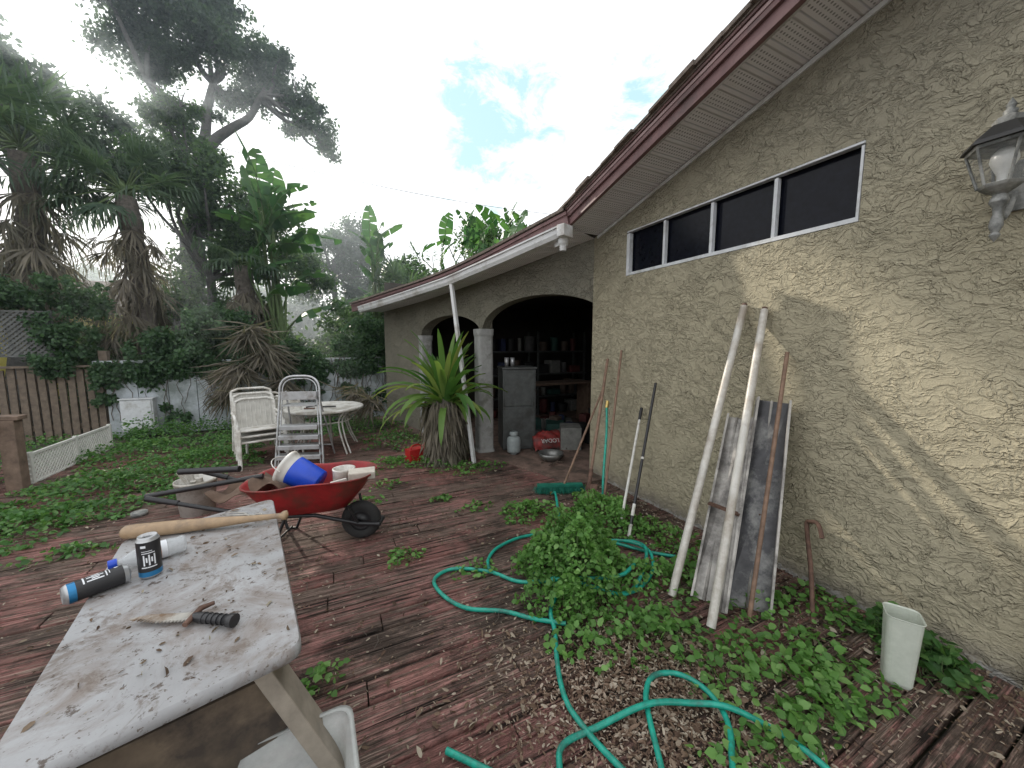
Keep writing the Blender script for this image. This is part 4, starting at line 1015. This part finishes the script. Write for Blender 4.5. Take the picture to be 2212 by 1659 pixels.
# ------------------------------------------------------------ wheelbarrow
wbr=empty('wheelbarrow'); O=V((.15,3.20,0)); a_=V((-.93,.36,0)).normalized(); s_=V((-a_.y,a_.x,0))*-1
def lw(s,t,z): return O+a_*s+s_*t+V((0,0,z))
b=MB(); lv=[]; n=28
for q,z in ((0,.30),(.15,.305),(.6,.42),(.95,.53),(1.0,.545),(1.04,.545),(1.05,.535)):
    cs=.36; hl=.24+.21*min(q,1)+.02*max(0,q-1); hw0=.17+.13*q
    for j in range(n):
        a=2*math.pi*j/n; cx=math.copysign(abs(math.cos(a))**.62,math.cos(a)); cy=math.copysign(abs(math.sin(a))**.62,math.sin(a))
        s=cs+hl*cx+(-.03*q if cx<0 else .02*q); w_=hw0*(1+.18*cx)
        lv.append(lw(s,w_*cy,z+(.03*q if cx<0 else 0)))
b.add(lv,[(i*n+j,i*n+(j+1)%n,(i+1)*n+(j+1)%n,(i+1)*n+j) for i in range(6) for j in range(n)]+[tuple(range(n))],0,True)
b.build('tray',M_red,wbr,solid=.005)
b=MB()
for sg in(-1,1):
    b.tube([lw(-.16,.06*sg,.14),lw(0,.075*sg,.16),lw(.30,.15*sg,.275),lw(.65,.2*sg,.30),lw(1.0,.25*sg,.40),lw(1.38,.28*sg,.50)],.016,8)
    b.tube([lw(1.2,.265*sg,.455),lw(1.4,.282*sg,.505)],.021,8)
    b.tube([lw(.50,.19*sg,.29),lw(.62,.20*sg,.01),lw(.70,.20*sg,.01),lw(.78,.22*sg,.33)],.012,8)
    b.tube([lw(0,.075*sg,.16),lw(.05,.13*sg,.33)],.012,6)
b.tube([lw(-.16,-.06,.14),lw(-.16,.06,.14)],.016,8); b.tube([lw(.66,-.2,.02),lw(.66,.2,.02)],.009,6)
b.tube([lw(0,-.085,.16),lw(0,.085,.16)],.009,8)
b.build('frame',M_black,wbr)
b=MB(); R=s_.to_track_quat('Z','Y').to_matrix()
b.lathe([(.085,-.03),(.11,-.04),(.145,-.035),(.158,-.015),(.16,0),(.158,.015),(.145,.035),(.11,.04),(.085,.03)],lw(0,0,.16),30,R=R); b.build('tyre',M_rubber,wbr)
b=MB(); b.lathe([(.02,-.05),(.025,-.03),(.07,-.015),(.088,-.03),(.088,.03),(.07,.015),(.025,.03),(.02,.05)],lw(0,0,.16),20,R=R); b.build('rim',M_black,wbr)
bk=empty('blue_bucket'); ax=V((-.75,.35,.45)).normalized(); R=ax.to_track_quat('Z','Y').to_matrix(); c=lw(.33,.02,.47)
b=MB(); b.lathe([(0,0),(.10,0),(.105,.01),(.122,.23)],c,28,R=R,mi=0); b.lathe([(.122,.23),(.126,.24),(.128,.28),(.136,.285),(.136,.31),(.122,.31),(.12,.21),(.1,.02)],c,28,R=R,mi=1)
b.tube([V(c)+R@V((.14*math.cos(t),.02,.27+.14*math.sin(t))) for t in np.linspace(0,3.14,12)],.004,6,mi=1)
b.build('bucket_body',[M_blue,M_whitep],bk)
pc=empty('paint_can'); b=MB(); c=lw(.13,.02,.40); b.lathe([(0,0),(.085,0),(.085,.18),(.088,.185),(.088,.195),(.075,.195),(.07,.17),(0,.165)],c,26,mi=0); b.lathe([(.0862,.05),(.0862,.13)],c,26,mi=1); b.build('can_shell',[M_whitep,simple('paper_label',(.35,.36,.30),.7)],pc)
b=MB(); b.box(lw(-.04,-.06,.57),(.20,.10,.065),Matrix.Rotation(-.1,3,'Z')@Matrix.Rotation(.15,3,'X')); b.build('brick',M_brick,bevel=.008)
b=MB(); b.box(lw(.10,-.18,.52),(.12,.02,.09),Matrix.Rotation(.4,3,'Z')); b.build('scrap_wood',M_vehw,bevel=.003)
b=MB(); n=16; vs=[]
for i in range(n+1):
    for j in range(n+1):
        u,v=i/n,j/n; q=lw(.5+.55*u,-.22+.36*v,0); vs.append((q.x,q.y,.50+.05*math.sin(7*u+3*v)*math.cos(5*v)+.03*math.sin(13*u)-.10*max(0,u-.6)))
b.add(vs,[(i*(n+1)+j,(i+1)*(n+1)+j,(i+1)*(n+1)+j+1,i*(n+1)+j+1) for i in range(n) for j in range(n)],0,True); b.build('canvas_tarp',M_tan,solid=.006)
b=MB(); b.tube([(-1.35,3.7,.44),(-.55,3.45,.56)],.02,10); b.tube([(-1.2,3.9,.55),(-.75,3.7,.57)],.026,10); b.build('black_pipe',M_black)
wbk=empty('white_bucket'); b=MB(); c=V((-1.24,4.4,0)); b.lathe([(0,0),(.135,0),(.155,.30),(.165,.30),(.165,.325),(.15,.325),(.13,.02),(0,.02)],c,28)
b.tube([c+V((.165*math.cos(t),-.01,.30-.12*math.sin(t))) for t in np.linspace(0,3.14,14)],.004,6)
b.build('bucket_shell',M_whitep,wbk)
b=MB()
for k in range(7): b.beam(c+V((random.uniform(-.07,.07),random.uniform(-.07,.07),.15)),c+V((random.uniform(-.14,.14),random.uniform(-.1,.1),.33+random.random()*.1)),.05,.02)
b.build('bucket_scraps',M_whitep,wbk)
b=MB(); b.lathe([(0,.0),(.06,.0),(.06,.035),(0,.035)],(-1.72,4.55,0),20); b.build('jar_lid',M_lamp)
fc=empty('fuel_can'); b=MB(); c=V((.98,5.12,0)); R=Matrix.Rotation(.3,3,'Z'); b.box(c+V((0,0,.09)),(.26,.15,.17),R); b.tube(spline([c+R@V((-.09,0,.17)),c+R@V((-.05,0,.215)),c+R@V((.05,0,.215)),c+R@V((.09,0,.17))],4),.012,8); b.tube([c+R@V((.1,0,.16)),c+R@V((.15,0,.22))],.018,10); b.build('can_shell',M_redp,fc,bevel=.02)
# ------------------------------------------------------------ step ladder
ld=empty('step_ladder'); ctr=V((-.47,5.55,0)); ux=V((.95,-.30,0)).normalized(); uy=V((.30,.95,0)).normalized()
def ll(x,y_,z): return ctr+ux*x+uy*y_+V((0,0,z))
RL=Matrix((ux,uy,V((0,0,1)))).transposed()
b=MB()
for dx in (0,.035):
    w0=.30-dx; w1=.25-dx
    b.tube([ll(-w0,0,0),ll(-w1,.13,.92)]+[ll(-w1*math.copysign(abs(math.cos(t))**.6,math.cos(t)),.14+.02*math.sin(t),1.0+(.19-dx)*math.sin(t)) for t in np.linspace(0.1,math.pi-.1,16)]+[ll(w1,.13,.92),ll(w0,0,0)],.015 if dx==0 else .009,8)
for sg in(-1,1): b.tube([ll(.27*sg,.55,0),ll(.2*sg,.2,.98)],.012,8)
b.tube([ll(-.26,.5,.15),ll(.26,.5,.15)],.01,6)
for z,w_,dp_ in ((.14,.29,.14),(.27,.275,.13),(.40,.265,.13),(.53,.25,.13)):
    yy=.13*z/.95; b.box(ll(0,yy+.02,z),(w_*2-.03,dp_,.022),RL); b.box(ll(0,yy-.05,z-.022),(w_*2-.03,.01,.05),RL)
b.box(ll(0,.1,.93),(.44,.02,.11),RL); b.box(ll(0,.18,.80),(.42,.22,.02),RL)
b.build('ladder_frame',M_alu,ld,bevel=.002)
def chair(b,c,rot,dz,H=.82):
    R=Matrix.Rotation(rot,3,'Z'); c=V(c)+V((0,0,dz))
    def q(x,y_,z): return c+R@V((x,y_,z*H/.95 if z>.3 else z))
    for sx in(-1,1):
        b.tube([q(.27*sx,-.25,0),q(.26*sx,-.24,.58),q(.26*sx,-.18,.63),q(.25*sx,.18,.63)],.016,8)
        b.tube([q(.25*sx,.30,0),q(.24*sx,.22,.42),q(.23*sx,.30,.95)],.016,8)
        b.tube([q(.25*sx,-.22,.40),q(.24*sx,.22,.40)],.014,8)
    b.tube([q(-.23,.30,.95),q(-.15,.32,.99),q(.15,.32,.99),q(.23,.30,.95)],.016,8)
    b.tube([q(-.25,-.22,.40),q(.25,-.22,.40)],.014,8)
    b.poly([q(-.24,-.22,.41),q(.24,-.22,.41),q(.23,.2,.38),q(-.23,.2,.38)])
    b.poly([q(-.22,.235,.45),q(.22,.235,.45),q(.22,.305,.93),q(-.22,.305,.93)],1)
    for k in range(9): b.beam(q(-.23+.0575*k,.23,.45),q(-.23+.0575*k,.298,.93),.008,.006)
e=empty('patio_chair_stack'); b=MB()
for k in range(3): chair(b,(-.94-.02*k,5.95+.02*k,0),.3,.07*k)
b.build('stacked_chairs',[M_whitep,simple('chair_mesh',(.50,.49,.45),.7,var=.15)],e)
e=empty('patio_chair'); b=MB(); chair(b,(-.45,6.5,0),2.4,0); b.build('chair_frame',[M_whitep,M_whitep],e)
e=empty('patio_chair'); b=MB(); chair(b,(-.95,6.55,0),.2,0); b.build('chair_frame',[M_whitep,M_whitep],e)
e=empty('patio_table'); b=MB(); c=V((-.15,6.3,0))
b.lathe([(0,.66),(.50,.66),(.535,.67),(.55,.66),(.55,.635),(.53,.625),(.50,.65),(0,.65)],c,36)
for k in range(4):
    a=.6+k*math.pi/2; d=V((math.cos(a),math.sin(a),0)); s=V((-d.y,d.x,0))
    for o in(-.03,.03): b.tube(spline([c+d*.5+s*o+V((0,0,.63)),c+d*.36+s*o+V((0,0,.48)),c+d*.40+s*o+V((0,0,.25)),c+d*.52+s*o],5),.012,8)
b.tube([c+V((.36*math.cos(t),.36*math.sin(t),.46)) for t in np.linspace(0,6.283,25)],.01,6,caps=False)
b.build('table_frame',M_whitep,e)
b=MB(); b.tube([(-.42,6.12,.68),(-.28,6.08,.68)],.012,6,mi=0); b.tube([(-.2,6.2,.68),(.0,6.15,.68)],.012,6,mi=1); b.tube([(-.4,6.25,.68),(-.25,6.35,.68)],.01,6,mi=1)
b.build('hand_tools',[M_rust,M_black])
b=MB(); 
def wire(p0,p1,sag):
    p0=V(p0);p1=V(p1); b.tube([p0.lerp(p1,t)-V((0,0,4*sag*t*(1-t))) for t in np.linspace(0,1,25)],.009,5)
wire((-9,14,8.2),(14,14.5,7.8),.9); wire((-12,13,5.4),(4,16,3.6),.3)
b.build('power_line',M_black)
